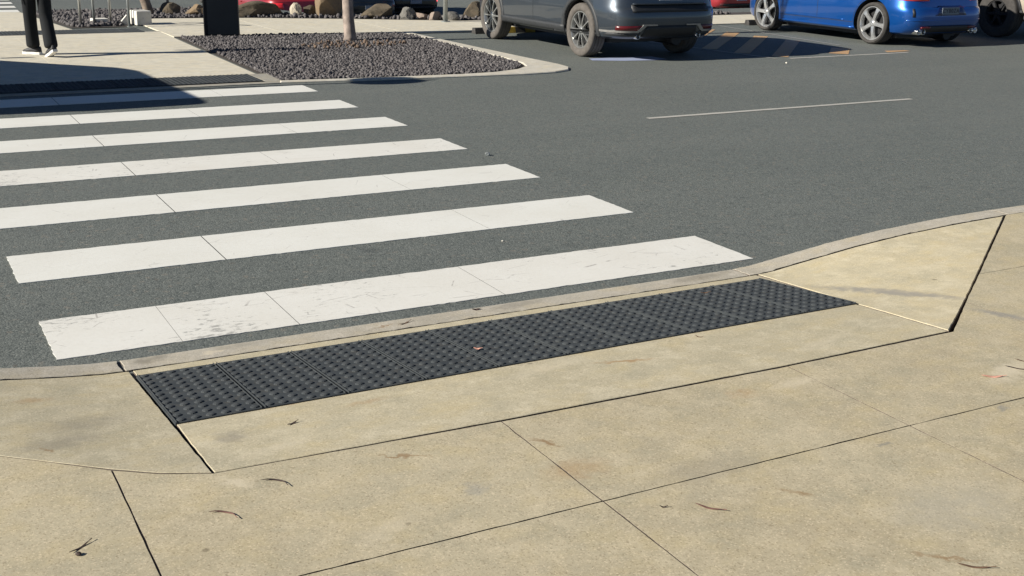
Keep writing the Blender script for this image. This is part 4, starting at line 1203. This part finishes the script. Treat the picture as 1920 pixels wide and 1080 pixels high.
tot = tag(empty('totem_sign', (4.31, 13.43, 0.0), -0.30), 'tall dark navy slab totem standing at the left end of the gravel bed', 'totem')
mb = MB(); mb.box((0, 0.07, 1.22), (0.50, 0.13, 2.36)); o = mb.build('panel', M['navy'], tot)
bv = o.modifiers.new('b', 'BEVEL'); bv.width = 0.006; bv.segments = 2
for sx in (-0.258, 0.258):
    mb = MB(); mb.box((sx, 0.07, 1.22), (0.016, 0.15, 2.40)); mb.build('side_rail', M['plastic'], tot)
mb = MB(); mb.box((0, 0.07, 0.01), (0.50, 0.20, 0.05)); mb.build('base_plate', M['plastic'], tot)

def post(name, x, y, h, r, mat, label, cat='post', lean=(0, 0), z=PZ, group=None):
    root = tag(empty(name, (x, y, z)), label, cat, group)
    mb = MB(); mb.tube([(0, 0, 0), (lean[0], lean[1], h)], r, 16); mb.build('pole', mat, root, True)
    mb = MB(); mb.lathe_x([(0, 0.001), (0, r * 1.25), (0.02, r * 1.25), (0.035, r * 0.6), (0.036, 0.001)], 16)
    c = mb.build('cap', mat, root, True); c.rotation_euler = (0, -math.pi / 2, 0); c.location = (lean[0], lean[1], h - 0.01)
    mb = MB(); mb.tube([(0, 0, 0.0), (0, 0, 0.012)], r * 2.0, 16); mb.build('base_plate', mat, root)
    return root
post('steel_post', 8.83, 14.98, 2.6, 0.042, M['galv'], 'round grey steel post on the path edge left of the slate SUV')
post('steel_post', 4.72, 18.95, 2.4, 0.035, M['galv'], 'thin steel post behind the brown boulder beyond the path')

def handrail(x0, y0, x1, y1, label, mat):
    root = tag(empty('handrail', (x0, y0, PZ)), label, 'handrail', 'handrails at the path edge')
    d = Vector((x1 - x0, y1 - y0, 0)); h = 0.95; r = 0.021
    for q in (Vector((0, 0, 0)), d):
        mb = MB(); mb.tube([q, q + Vector((0, 0, h))], r, 12); mb.build('post', mat, root, True)
        mb = MB(); mb.tube([q, q + Vector((0, 0, 0.008))], r * 2.0, 14); mb.build('flange', mat, root)
    n = d.normalized()
    mb = MB(); mb.tube([-n * 0.25 + Vector((0, 0, h - 0.12)), -n * 0.22 + Vector((0, 0, h - 0.02)), -n * 0.14 + Vector((0, 0, h + 0.005)), Vector((0, 0, h + 0.01)), d * 0.5 + Vector((0, 0, h + 0.01)), d + Vector((0, 0, h + 0.01)), d + n * 0.14 + Vector((0, 0, h + 0.005)), d + n * 0.22 + Vector((0, 0, h - 0.02)), d + n * 0.25 + Vector((0, 0, h - 0.12))], r * 0.95, 12)
    mb.build('rail', mat, root, True)
    return root
handrail(2.62, 15.86, 3.14, 16.12, 'bright steel handrail, the left one of the pair behind the walking person', M['steel'])
handrail(2.86, 16.02, 3.33, 15.52, 'duller grey handrail, its right leg beside the pale concrete block', M['galv'])

def block(x, y, dims, label, rz=0.0):
    root = MB(); w, d, h = dims
    root.box((0, 0, h / 2), (w, d, h), taper=0.97)
    o = root.build('concrete_block', M['white_conc']); o.location = (x, y, PZ - 0.01); o.rotation_euler = (0, 0, rz)
    bv = o.modifiers.new('b', 'BEVEL'); bv.width = 0.012; bv.segments = 2
    return tag(o, label, 'concrete block', 'pale concrete blocks by the handrails')
block(3.62, 16.02, (0.26, 0.36, 0.235), 'larger pale concrete block at the right end of the handrails', 0.12)
block(2.98, 16.25, (0.26, 0.22, 0.10), 'low flat pale concrete block between the handrail legs', 0.10)
mb = MB(); mb.add([(-0.07, 0, 0), (0.07, 0, 0), (0.07, 0, 0.16), (-0.07, 0.12, 0), (0.07, 0.12, 0), (0.07, 0.12, 0.16)], [(0, 1, 2), (5, 4, 3), (0, 3, 4, 1), (1, 4, 5, 2), (2, 5, 3, 0)])
o = mb.build('concrete_block', M['white_conc']); o.location = (3.32, 15.98, PZ - 0.005)
tag(o, 'small wedge shaped pale concrete block against the right handrail leg', 'concrete block', 'pale concrete blocks by the handrails')

# round crossing sign just left of the view; its disc shades the gravel bed's edge
sg = tag(empty('crossing_sign', (0.22, 8.10, 0.02)), 'round yellow crossing sign on a steel pole at the left of the landing', 'sign')
mb = MB(); mb.tube([(0, 0, 0), (0, 0, 2.62)], 0.028, 14); mb.build('pole', M['galv'], sg, True)
mb = MB(); mb.lathe_x([(-0.004, 0.001), (-0.004, 0.24), (0.004, 0.24), (0.004, 0.001)], 40, (-0.034, 0, 2.34)); mb.build('disc', M['stopyellow'], sg)

# ------------------------------------------------------------------ trees
def gum_tree(name, x, y, path, radii, bark, label, seed, crown_c, crown_r, z0=PZ, nleaf=1500):
    rr = random.Random(seed)
    root = tag(empty(name, (x, y, z0)), label, 'tree')
    mb = MB()
    P_ = [Vector(p) for p in path]
    mb.tube(P_, radii, 18, True, wob=0.10)
    top = P_[-1]
    for k in range(7):
        a = 2 * math.pi * k / 7 + rr.uniform(-.3, .3)
        st = P_[-2].lerp(top, rr.uniform(0.1, 1.0))
        en = Vector(crown_c) + Vector((math.cos(a) * crown_r * 0.7, math.sin(a) * crown_r * 0.7, rr.uniform(-0.2, 0.8) * crown_r))
        mid = st.lerp(en, 0.5) + Vector((rr.uniform(-.2, .2), rr.uniform(-.2, .2), 0.25))
        mb.tube([st, mid, en], [radii[-1] * 0.7, radii[-1] * 0.45, 0.012], 8, True)
    mb.build('trunk', bark, root, True)
    cw = MB()
    clumps = [Vector(crown_c) + Vector((rr.gauss(0, .5), rr.gauss(0, .5), rr.gauss(0, .4))) * crown_r for _ in range(26)]
    for i in range(nleaf):
        c = rr.choice(clumps)
        p = c + Vector((rr.gauss(0, 1), rr.gauss(0, 1), rr.gauss(0, 0.8))) * crown_r * 0.20
        d = Vector((rr.uniform(-1, 1), rr.uniform(-1, 1), rr.uniform(-1.3, 0.1))).normalized(); s = d.cross(Vector((rr.uniform(-1, 1), rr.uniform(-1, 1), rr.uniform(-1, 1)))).normalized()
        l = rr.uniform(0.10, 0.18); w = l * 0.14
        cw.add([p - d * l * .5, p + s * w, p + d * l * .5, p - s * w], [(0, 1, 2, 3)])
    cw.build('crown', M['leaf'], root)
    return root
gum_tree('street_tree', 5.93, 12.20, [(0, 0, -0.02), (0.005, 0.0, 0.06), (-0.01, 0.01, 0.35), (-0.025, 0.02, 0.9), (-0.02, 0.04, 1.8), (0.04, 0.02, 2.9), (0.02, 0.05, 4.2)], [0.108, 0.094, 0.082, 0.078, 0.07, 0.06, 0.045], M['bark'], 'slender pale barked street tree standing in the gravel bed', 4, (0.1, 0.1, 6.2), 1.35)
gum_tree('leaning_tree', 4.13, 17.75, [(0, 0, -0.02), (-0.03, 0.02, 0.12), (-0.10, 0.05, 0.40), (-0.26, 0.12, 1.0), (-0.55, 0.30, 2.1), (-0.70, 0.40, 3.4)], [0.10, 0.09, 0.085, 0.08, 0.065, 0.045], M['bark_brown'], 'leaning tree trunk behind the larger pale concrete block', 9, (-0.7, 0.5, 5.4), 1.2, nleaf=900)

# ------------------------------------------------------------------ boulders along the path edge
def m_rock(name, a, b, c):
    t = NT(name)
    n1 = t.noise(3.5, 6, 0.65, dist=0.5); n2 = t.noise(22.0, 5, 0.7)
    col = t.mix(t.rng(n1, 0.35, 0.65), a, b)
    col = t.mix(t.math('MULTIPLY', t.rng(n2, 0.5, 0.75), 0.6), col, c)
    nb = t.bump(t.math('ADD', n1, t.math('MULTIPLY', n2, 0.4)), 0.7, 0.03)
    return t.fin(col, 0.92, normal=nb, spec=0.2)
RK = {'brown': m_rock('brown_rock', (0.10, 0.085, 0.062), (0.155, 0.12, 0.082), (0.065, 0.054, 0.042)),
      'tan': m_rock('tan_rock', (0.24, 0.17, 0.10), (0.17, 0.135, 0.095), (0.32, 0.24, 0.155)),
      'pale': m_rock('pale_rock', (0.50, 0.44, 0.34), (0.40, 0.35, 0.27), (0.56, 0.50, 0.40)),
      'grey': m_rock('grey_rock', (0.15, 0.145, 0.13), (0.21, 0.195, 0.175), (0.09, 0.088, 0.08)),
      'pink': m_rock('pink_rock', (0.30, 0.235, 0.19), (0.24, 0.19, 0.16), (0.36, 0.295, 0.245))}
def boulder(x, y, w, d, h, kind, label, seed, point=0.0):
    rr = random.Random(seed)
    bm = bmesh.new(); bmesh.ops.create_icosphere(bm, subdivisions=4, radius=1.0)
    planes = [(Vector((rr.gauss(0, 1), rr.gauss(0, 1), rr.gauss(0, 0.7))).normalized(), rr.uniform(0.52, 0.82)) for _ in range(14)]
    off = Vector((rr.uniform(-9, 9), rr.uniform(-9, 9), rr.uniform(-9, 9)))
    for v in bm.verts:
        p = v.co.copy()
        for n, k in planes:
            e = p.dot(n) - k
            if e > 0: p -= n * e * 0.97
        p *= 1 + 0.10 * mnoise.noise(p * 1.6 + off) + 0.05 * mnoise.noise(p * 4.5 + off) + 0.02 * mnoise.noise(p * 12 + off)
        z = p.z
        if point and z > 0: p.x *= 1 - point * min(1, z); p.y *= 1 - 0.4 * point * min(1, z)
        v.co = Vector((p.x * w / 1.7, p.y * d / 1.7, max(-0.12, (p.z + 0.35) * h / 1.15)))
    me = bpy.data.meshes.new('boulder'); bm.to_mesh(me); bm.free()
    me.materials.append(RK[kind])
    o = bpy.data.objects.new('boulder', me); COL.objects.link(o); smooth_angle(o, 16)
    o.location = (x, y, 0.015); o.rotation_euler = (0, 0, 0.15 + rr.uniform(-.15, .15))
    return tag(o, label, 'boulder', 'boulders along the path edge')
BL = [(6.02, 17.15, 0.86, 0.5, 0.24, 'brown', 'long low brown boulder just right of the dark totem', 1, 0),
      (6.62, 16.86, 0.24, 0.25, 0.22, 'pale', 'small bright pale boulder between the long brown one and the tall triangular one', 2, 0.2),
      (6.92, 16.95, 0.30, 0.3, 0.18, 'brown', 'small dark brown boulder squeezed left of the tall triangular one', 3, 0),
      (7.22, 16.72, 0.78, 0.5, 0.74, 'tan', 'tall triangular tan boulder, the biggest in the row', 12, 0.45),
      (7.50, 16.42, 0.14, 0.16, 0.12, 'grey', 'little grey rock just left of the pale tree trunk', 5, 0.2),
      (8.02, 16.20, 0.74, 0.5, 0.23, 'brown', 'long flat brown boulder just right of the pale tree trunk', 6, 0),
      (8.42, 15.80, 0.36, 0.34, 0.19, 'grey', 'rounded grey boulder with a pale left side, in front of the black car', 7, 0.1),
      (8.66, 15.72, 0.28, 0.26, 0.12, 'pink', 'low pinkish boulder under the black car lights', 8, 0),
      (8.88, 15.55, 0.28, 0.28, 0.18, 'pink', 'small pinkish brown boulder with a shaded front', 9, 0.15),
      (9.12, 15.35, 0.36, 0.3, 0.13, 'grey', 'low dark grey boulder left of the round steel post', 10, 0),
      (9.78, 15.62, 0.58, 0.42, 0.27, 'brown', 'dark brown boulder between the steel post and the slate SUV', 11, 0),
      (4.50, 17.75, 0.48, 0.4, 0.21, 'brown', 'dark brown boulder at the foot of the thin steel post', 13, 0.1),
      (4.98, 17.45, 0.50, 0.4, 0.19, 'tan', 'orange tan boulder left of the dark totem, lit on top', 14, 0.25),
      (13.4, 15.4, 0.4, 0.35, 0.16, 'grey', 'grey boulder behind the path between the two front parked cars', 15, 0)]
for b in BL: boulder(*b)

# ------------------------------------------------------------------ fallen leaves, twigs and litter
M['dryleaf'] = m_simple('dry_leaf_brown', (0.13, 0.075, 0.045), 0.7, var=0.4, scale=40)
M['darkleaf'] = m_simple('dry_leaf_dark', (0.055, 0.035, 0.028), 0.7, var=0.4, scale=40)
M['redleaf'] = m_simple('dry_leaf_reddish', (0.16, 0.080, 0.062), 0.7, var=0.4, scale=30)
M['pinkleaf'] = m_simple('dry_leaf_pink', (0.58, 0.30, 0.22), 0.7, var=0.3, scale=30)
def z_near(x, y):
    if y > -0.268: return z_kerb(x)
    if 0.264 < x < 3.5 - 0.07 * (-0.27 - y) and y > -1.64: return z_ramp(x, y)
    if x <= 0.264 and y > lw_y(x): return z_lwing(x, y)
    if x >= 3.39 and y > -1.648 + (x - 3.392) * 0.695: return z_rwing(x, y)
    return H
def leaf(x, y, ang, l, w, curve, mat, label, zo=0.0, lift=0.004, stem=True):
    mb = MB(); n = 12; A = []; 
    for i in range(n + 1):
        t = i / n; s = (t - 0.5) * l
        hw = w * 0.5 * (math.sin(math.pi * min(1, t * 1.02)) ** 0.8) + 0.0006
        cy = curve * l * (4 * (t - 0.5) ** 2)
        zz = 0.0015 + lift * (4 * (t - 0.5) ** 2) + 0.001 * math.sin(t * 9)
        A += [(s, cy - hw, zz), (s, cy, zz + hw * 0.35), (s, cy + hw, zz + hw * 0.15)]
    fs = []
    for i in range(n):
        for q in (0, 1): fs.append((i * 3 + q, i * 3 + q + 1, i * 3 + q + 4, i * 3 + q + 3))
    mb.add(A, fs)
    if stem: mb.tube([(l * .48, curve * l, 0.002 + lift), (l * .62, curve * l * 1.5, 0.003 + lift)], 0.0012, 5)
    o = mb.build('fallen_leaf', mat)
    sd = o.modifiers.new('s', 'SOLIDIFY'); sd.thickness = 0.0006
    o.location = (x, y, z_near(x, y) + zo); o.rotation_euler = (0, 0, ang)
    return tag(o, label, 'leaf', 'fallen leaves on the footpath')
LV = [
      (0.42, -1.743, -0.72, 0.085, 0.007, -0.26, 'darkleaf', 'thin curved dark leaf just past the bottom left corner of the ramp'),
      (0.229, -1.875, -0.75, 0.085, 0.007, -0.24, 'redleaf', 'curved reddish brown leaf right of the left footpath joint'),
      (-0.172, -1.9, 0.62, 0.075, 0.006, 0.03, 'darkleaf', 'dark split leaf with crumbs at the lower left of the footpath'),
      (1.492, -2.473, -0.95, 0.085, 0.008, 0.03, 'redleaf', 'reddish leaf lying alone in the middle of the lower right footpath'),
      (1.375, -2.409, -0.55, 0.022, 0.006, 0.0, 'darkleaf', 'tiny dark leaf scrap right of the joint crossing'),
      (3.122, -2.105, -0.55, 0.085, 0.016, 0.05, 'pinkleaf', 'pink and brown leaf on the pale smear near the right edge'),
      (3.288, -2.091, -0.9, 0.11, 0.007, 0.02, 'darkleaf', 'dark narrow leaf at the far right edge of the footpath'),
      (3.376, -2.042, -0.9, 0.07, 0.006, 0.02, 'dryleaf', 'short brown leaf beside the dark narrow one at the right edge'),
      (1.928, -3.06, -0.7, 0.09, 0.008, 0.04, 'dryleaf', 'brown leaf at the bottom right corner of the footpath'),
      (0.618, -1.285, 0.42, 0.045, 0.01, 0.0, 'darkleaf', 'small dark leaf on the ramp below the tactile strip'),
      (2.463, -1.133, -1.1, 0.035, 0.005, 0.05, 'dryleaf', 'tiny twig like leaf at the lower edge of the tactile strip'),
      (1.885, -0.165, -0.2, 0.04, 0.02, 0.0, 'darkleaf', 'small round dark leaf lying on the flush kerb'),
      (1.5, -0.205, 0.35, 0.075, 0.008, 0.04, 'dryleaf', 'brown leaf along the dark kerb joint above the tactile strip')]
for (x, y, a, l, w, c, m, lab) in LV: leaf(x, y, a, l, w, c, M[m], lab)
o = leaf(1.574, -0.801, -0.6, 0.035, 0.016, 0.0, M['pinkleaf'], 'pale pink leaf caught on the tactile studs', zo=0.010)
o = leaf(2.98, -0.50, -0.3, 0.05, 0.012, 0.0, M['dryleaf'], 'brown leaf caught on the right part of the tactile studs', zo=0.010)
def crumb(x, y, r, mat, label, z=None, name='pebble'):
    rr = random.Random(int(x * 1000) + int(y * 777))
    bm = bmesh.new(); bmesh.ops.create_icosphere(bm, subdivisions=2, radius=r)
    for v in bm.verts: v.co *= rr.uniform(0.75, 1.2); 
    for v in bm.verts: v.co.z *= 0.7
    me = bpy.data.meshes.new(name); bm.to_mesh(me); bm.free(); me.materials.append(mat)
    o = bpy.data.objects.new(name, me); COL.objects.link(o)
    o.location = (x, y, (z_near(x, y) if z is None else z) + r * 0.5)
    return tag(o, label, 'pebble')
crumb(-0.182, -1.936, 0.008, M['darkleaf'], 'dark crumb beside the split leaf at lower left')
crumb(3.72, 3.30, 0.022, M['galv'], 'pale pebble lying alone on the open road beside the crossing', z=0.0)
crumb(2.60, 0.92, 0.006, M['white_conc'], 'tiny pale chip on the road between the two nearest stripes', z=0.0)
crumb(10.5, 7.6, 0.016, M['white_conc'], 'small white stone on the road behind the hatched area', z=0.0)

# ------------------------------------------------------------------ the walking person
M['skin'] = m_simple('skin', (0.55, 0.36, 0.27), 0.55, var=0.06, scale=20)
M['trouser'] = m_simple('black_cloth', (0.0035, 0.005, 0.007), 0.9, var=0.5, scale=18, bump=0.3, bdist=0.01)
M['jacket'] = m_simple('dark_jacket_cloth', (0.012, 0.014, 0.018), 0.9, var=0.3, scale=20, bump=0.3, bdist=0.01)
M['shoe'] = m_simple('dark_shoe', (0.02, 0.02, 0.022), 0.6, var=0.2)
M['sole'] = m_simple('white_sole', (0.78, 0.76, 0.72), 0.6, var=0.06)
M['hair'] = m_simple('dark_hair', (0.03, 0.02, 0.014), 0.6, var=0.4, scale=40, bump=0.4)
def skin_obj(name, verts, edges, radii, mat, parent, sub=2):
    me = bpy.data.meshes.new(name); me.from_pydata([Vector(v) for v in verts], edges, [])
    o = bpy.data.objects.new(name, me); COL.objects.link(o)
    md = o.modifiers.new('skin', 'SKIN'); md.use_smooth_shade = True
    if not me.skin_vertices: me.attributes  # layer is made with the modifier
    for i, r in enumerate(radii):
        rr = r if hasattr(r, '__len__') else (r, r)
        me.skin_vertices[0].data[i].radius = rr
    me.skin_vertices[0].data[0].use_root = True
    ss = o.modifiers.new('sub', 'SUBSURF'); ss.levels = sub; ss.render_levels = sub
    bpy.context.view_layer.update()
    new = bpy.data.meshes.new_from_object(o.evaluated_get(bpy.context.evaluated_depsgraph_get()))
    o.modifiers.clear(); o.data = new; new.name = name
    new.materials.clear(); new.materials.append(mat)
    new.polygons.foreach_set('use_smooth', [True] * len(new.polygons))
    o.parent = parent
    return o
def person(loc, rz):
    """faces +y locally; origin on the ground between the feet; mid-stride, left foot ahead"""
    root = tag(empty('person', loc, rz), 'person walking away in black trousers and dark shoes with white soles', 'person')
    # joints
    Lh, Rh = Vector((-0.085, 0.0, 0.86)), Vector((0.095, 0.0, 0.86))
    Lk, Rk = Vector((-0.075, 0.12, 0.46)), Vector((0.095, -0.02, 0.47))
    La, Ra = Vector((-0.06, 0.20, 0.085)), Vector((0.095, -0.22, 0.115))
    sh_l, sh_r = Vector((-0.18, -0.01, 1.36)), Vector((0.18, -0.01, 1.36))
    el_l, el_r = Vector((-0.25, -0.08, 1.10)), Vector((0.25, 0.03, 1.10))
    wr_l, wr_r = Vector((-0.26, 0.0, 0.86)), Vector((0.26, 0.17, 0.90))
    V = [Vector((0, 0, 0.92)), Vector((0, 0, 1.08)), Vector((0, 0.01, 1.27)), Vector((0, 0.0, 1.40)), Vector((0, 0.01, 1.47)), Vector((0, 0.02, 1.56)), Vector((0, 0.015, 1.64)), Vector((0, 0.01, 1.70)),
         Lh, Lk, La, Rh, Rk, Ra, sh_l, el_l, wr_l, sh_r, el_r, wr_r]
    E = [(0, 1), (1, 2), (2, 3), (3, 4), (4, 5), (5, 6), (6, 7), (0, 8), (8, 9), (9, 10), (0, 11), (11, 12), (12, 13), (3, 14), (14, 15), (15, 16), (3, 17), (17, 18), (18, 19)]
    Rr = [(0.14, 0.10), (0.125, 0.09), (0.14, 0.10), (0.09, 0.075), 0.052, (0.068, 0.085), (0.076, 0.095), 0.055, 0.085, 0.055, 0.038, 0.085, 0.055, 0.038, 0.055, 0.040, 0.028, 0.055, 0.040, 0.028]
    # hands: palm, four fingers, thumb on each wrist
    for (wi, w, el) in ((16, wr_l, el_l), (19, wr_r, el_r)):
        d = (w - el).normalized(); side = Vector((0, 1, 0)); side = (side - d * side.dot(d)).normalized(); nrm = d.cross(side)
        base = len(V); pc = w + d * 0.055
        V.append(pc); E.append((wi, base)); Rr.append((0.020, 0.034))
        for k, (of, ln) in enumerate(((-0.030, 0.060), (-0.010, 0.075), (0.010, 0.080), (0.030, 0.070))):
            i0 = len(V)
            V.append(pc + d * 0.042 + side * of); Rr.append(0.010); E.append((base, i0))
            V.append(pc + d * (0.042 + ln * 0.55) + side * of * 1.05 - nrm * 0.008); Rr.append(0.008); E.append((i0, i0 + 1))
            V.append(pc + d * (0.042 + ln) + side * of - nrm * 0.024); Rr.append(0.0065); E.append((i0 + 1, i0 + 2))
        i0 = len(V)
        V.append(pc + side * 0.045 + d * 0.005); Rr.append(0.011); E.append((base, i0))
        V.append(pc + side * 0.062 + d * 0.040); Rr.append(0.009); E.append((i0, i0 + 1))
    body = skin_obj('body', V, E, Rr, M['skin'], root)
    # face: nose, eyes, mouth, ears
    mb = MB(); mb.add([(-0.014, 0.095, 1.595), (0.014, 0.095, 1.595), (0, 0.122, 1.592), (0, 0.10, 1.635), (0, 0.095, 1.588)], [(0, 2, 3), (2, 1, 3), (0, 4, 2), (4, 1, 2)]); mb.build('nose', M['skin'], body)
    for sx in (-1, 1):
        mb = MB(); mb.tube([(sx * 0.03, 0.092, 1.632), (sx * 0.03, 0.102, 1.632)], [0.011, 0.006], 10); mb.build('eye', M['sole'], body, True)
        mb = MB(); mb.tube([(sx * 0.072, 0.0, 1.645), (sx * 0.086, -0.005, 1.625), (sx * 0.076, 0.002, 1.595)], [0.010, 0.015, 0.008], 8); mb.build('ear', M['skin'], body, True)
    mb = MB(); mb.tube([(-0.024, 0.094, 1.562), (0, 0.100, 1.560), (0.024, 0.094, 1.562)], [0.004, 0.007, 0.004], 8); mb.build('mouth', M['redleaf'], body, True)
    skin_obj('hair', [(0, -0.02, 1.665), (0, -0.035, 1.71), (0, -0.05, 1.62), (0, -0.055, 1.54)], [(0, 1), (0, 2), (2, 3)], [(0.086, 0.098), (0.07, 0.08), (0.08, 0.07), (0.06, 0.04)], M['hair'], body)
    # clothes
    up = Vector((0, 0, 1))
    tv_ = [Vector((0, 0, 0.96)), Vector((0, 0, 0.88)), Lh + Vector((0, 0.015, -0.06)), Lh.lerp(Lk, 0.55), Lk, Lk.lerp(La, 0.5), La + Vector((0, -0.015, 0.03)), La + Vector((0, -0.02, -0.02)),
           Rh + Vector((0, 0, -0.06)), Rh.lerp(Rk, 0.55), Rk, Rk.lerp(Ra, 0.5), Ra + Vector((0, 0.0, 0.03)), Ra + Vector((0, -0.01, -0.03))]
    te = [(0, 1), (1, 2), (2, 3), (3, 4), (4, 5), (5, 6), (6, 7), (1, 8), (8, 9), (9, 10), (10, 11), (11, 12), (12, 13)]
    tr = [(0.155, 0.115), (0.155, 0.12), 0.104, 0.095, 0.087, 0.087, 0.092, 0.092, 0.104, 0.095, 0.087, 0.087, 0.092, 0.092]
    skin_obj('trousers', tv_, te, tr, M['trouser'], root)
    jv = [Vector((0, 0, 0.86)), Vector((0, 0, 1.0)), Vector((0, 0, 1.2)), Vector((0, 0, 1.36)), Vector((0, 0, 1.43)), sh_l, el_l, wr_l + Vector((0, 0, 0.03)), sh_r, el_r, wr_r + Vector((0, -0.01, 0.03))]
    je = [(0, 1), (1, 2), (2, 3), (3, 4), (3, 5), (5, 6), (6, 7), (3, 8), (8, 9), (9, 10)]
    jr = [(0.20, 0.15), (0.19, 0.14), (0.18, 0.135), (0.13, 0.10), 0.065, 0.080, 0.062, 0.048, 0.080, 0.062, 0.048]
    skin_obj('jacket', jv, je, jr, M['jacket'], root)
    # shoes
    for (a, pitch, yaw) in ((La, 0.0, 0.75), (Ra, -0.42, 0.25)):
        q = Matrix.Rotation(yaw, 3, 'Z') @ Matrix.Rotation(pitch, 3, 'X')
        c = Vector((a.x, a.y, a.z - 0.06))
        out = [(-0.030, -0.075), (0.030, -0.075), (0.036, -0.02), (0.033, 0.04), (0.045, 0.11), (0.038, 0.165), (0.012, 0.19), (-0.015, 0.19), (-0.040, 0.165), (-0.045, 0.11), (-0.034, 0.04), (-0.036, -0.02)]
        n = len(out)
        up_ = MB()
        rows = [(1.0, 0.012), (0.99, 0.035), (0.90, 0.062), (0.55, 0.085)]
        vs = []
        for (s_k, z) in rows:
            for (x, y) in out:
                zz = z * (1.0 if y < 0.05 else 1.0 - 0.40 * (y - 0.05) / 0.14)
                vs.append(c + q @ Vector((x * s_k, (y - 0.03) * (s_k if y > 0 else 1) + 0.0, zz - 0.025)))
        fs = [(i * n + k, i * n + (k + 1) % n, (i + 1) * n + (k + 1) % n, (i + 1) * n + k) for i in range(3) for k in range(n)] + [tuple(3 * n + k for k in range(n)), tuple(range(n))[::-1]]
        up_.add(vs, fs)
        s_o = up_.build('shoe', M['shoe'], root, True)
        so = MB(); vs = []
        for (s_k, z) in ((1.02, -0.018), (1.07, 0.0), (1.05, 0.014)):
            for (x, y) in out: vs.append(c + q @ Vector((x * s_k, (y - 0.03) * 1.04, z - 0.025)))
        fs = [(i * n + k, i * n + (k + 1) % n, (i + 1) * n + (k + 1) % n, (i + 1) * n + k) for i in range(2) for k in range(n)] + [tuple(2 * n + k for k in range(n)), tuple(range(n))[::-1]]
        so.add(vs, fs); so.build('sole', M['sole'], s_o)
    return root
person((1.45, 11.55, PZ + 0.020), 0.03)
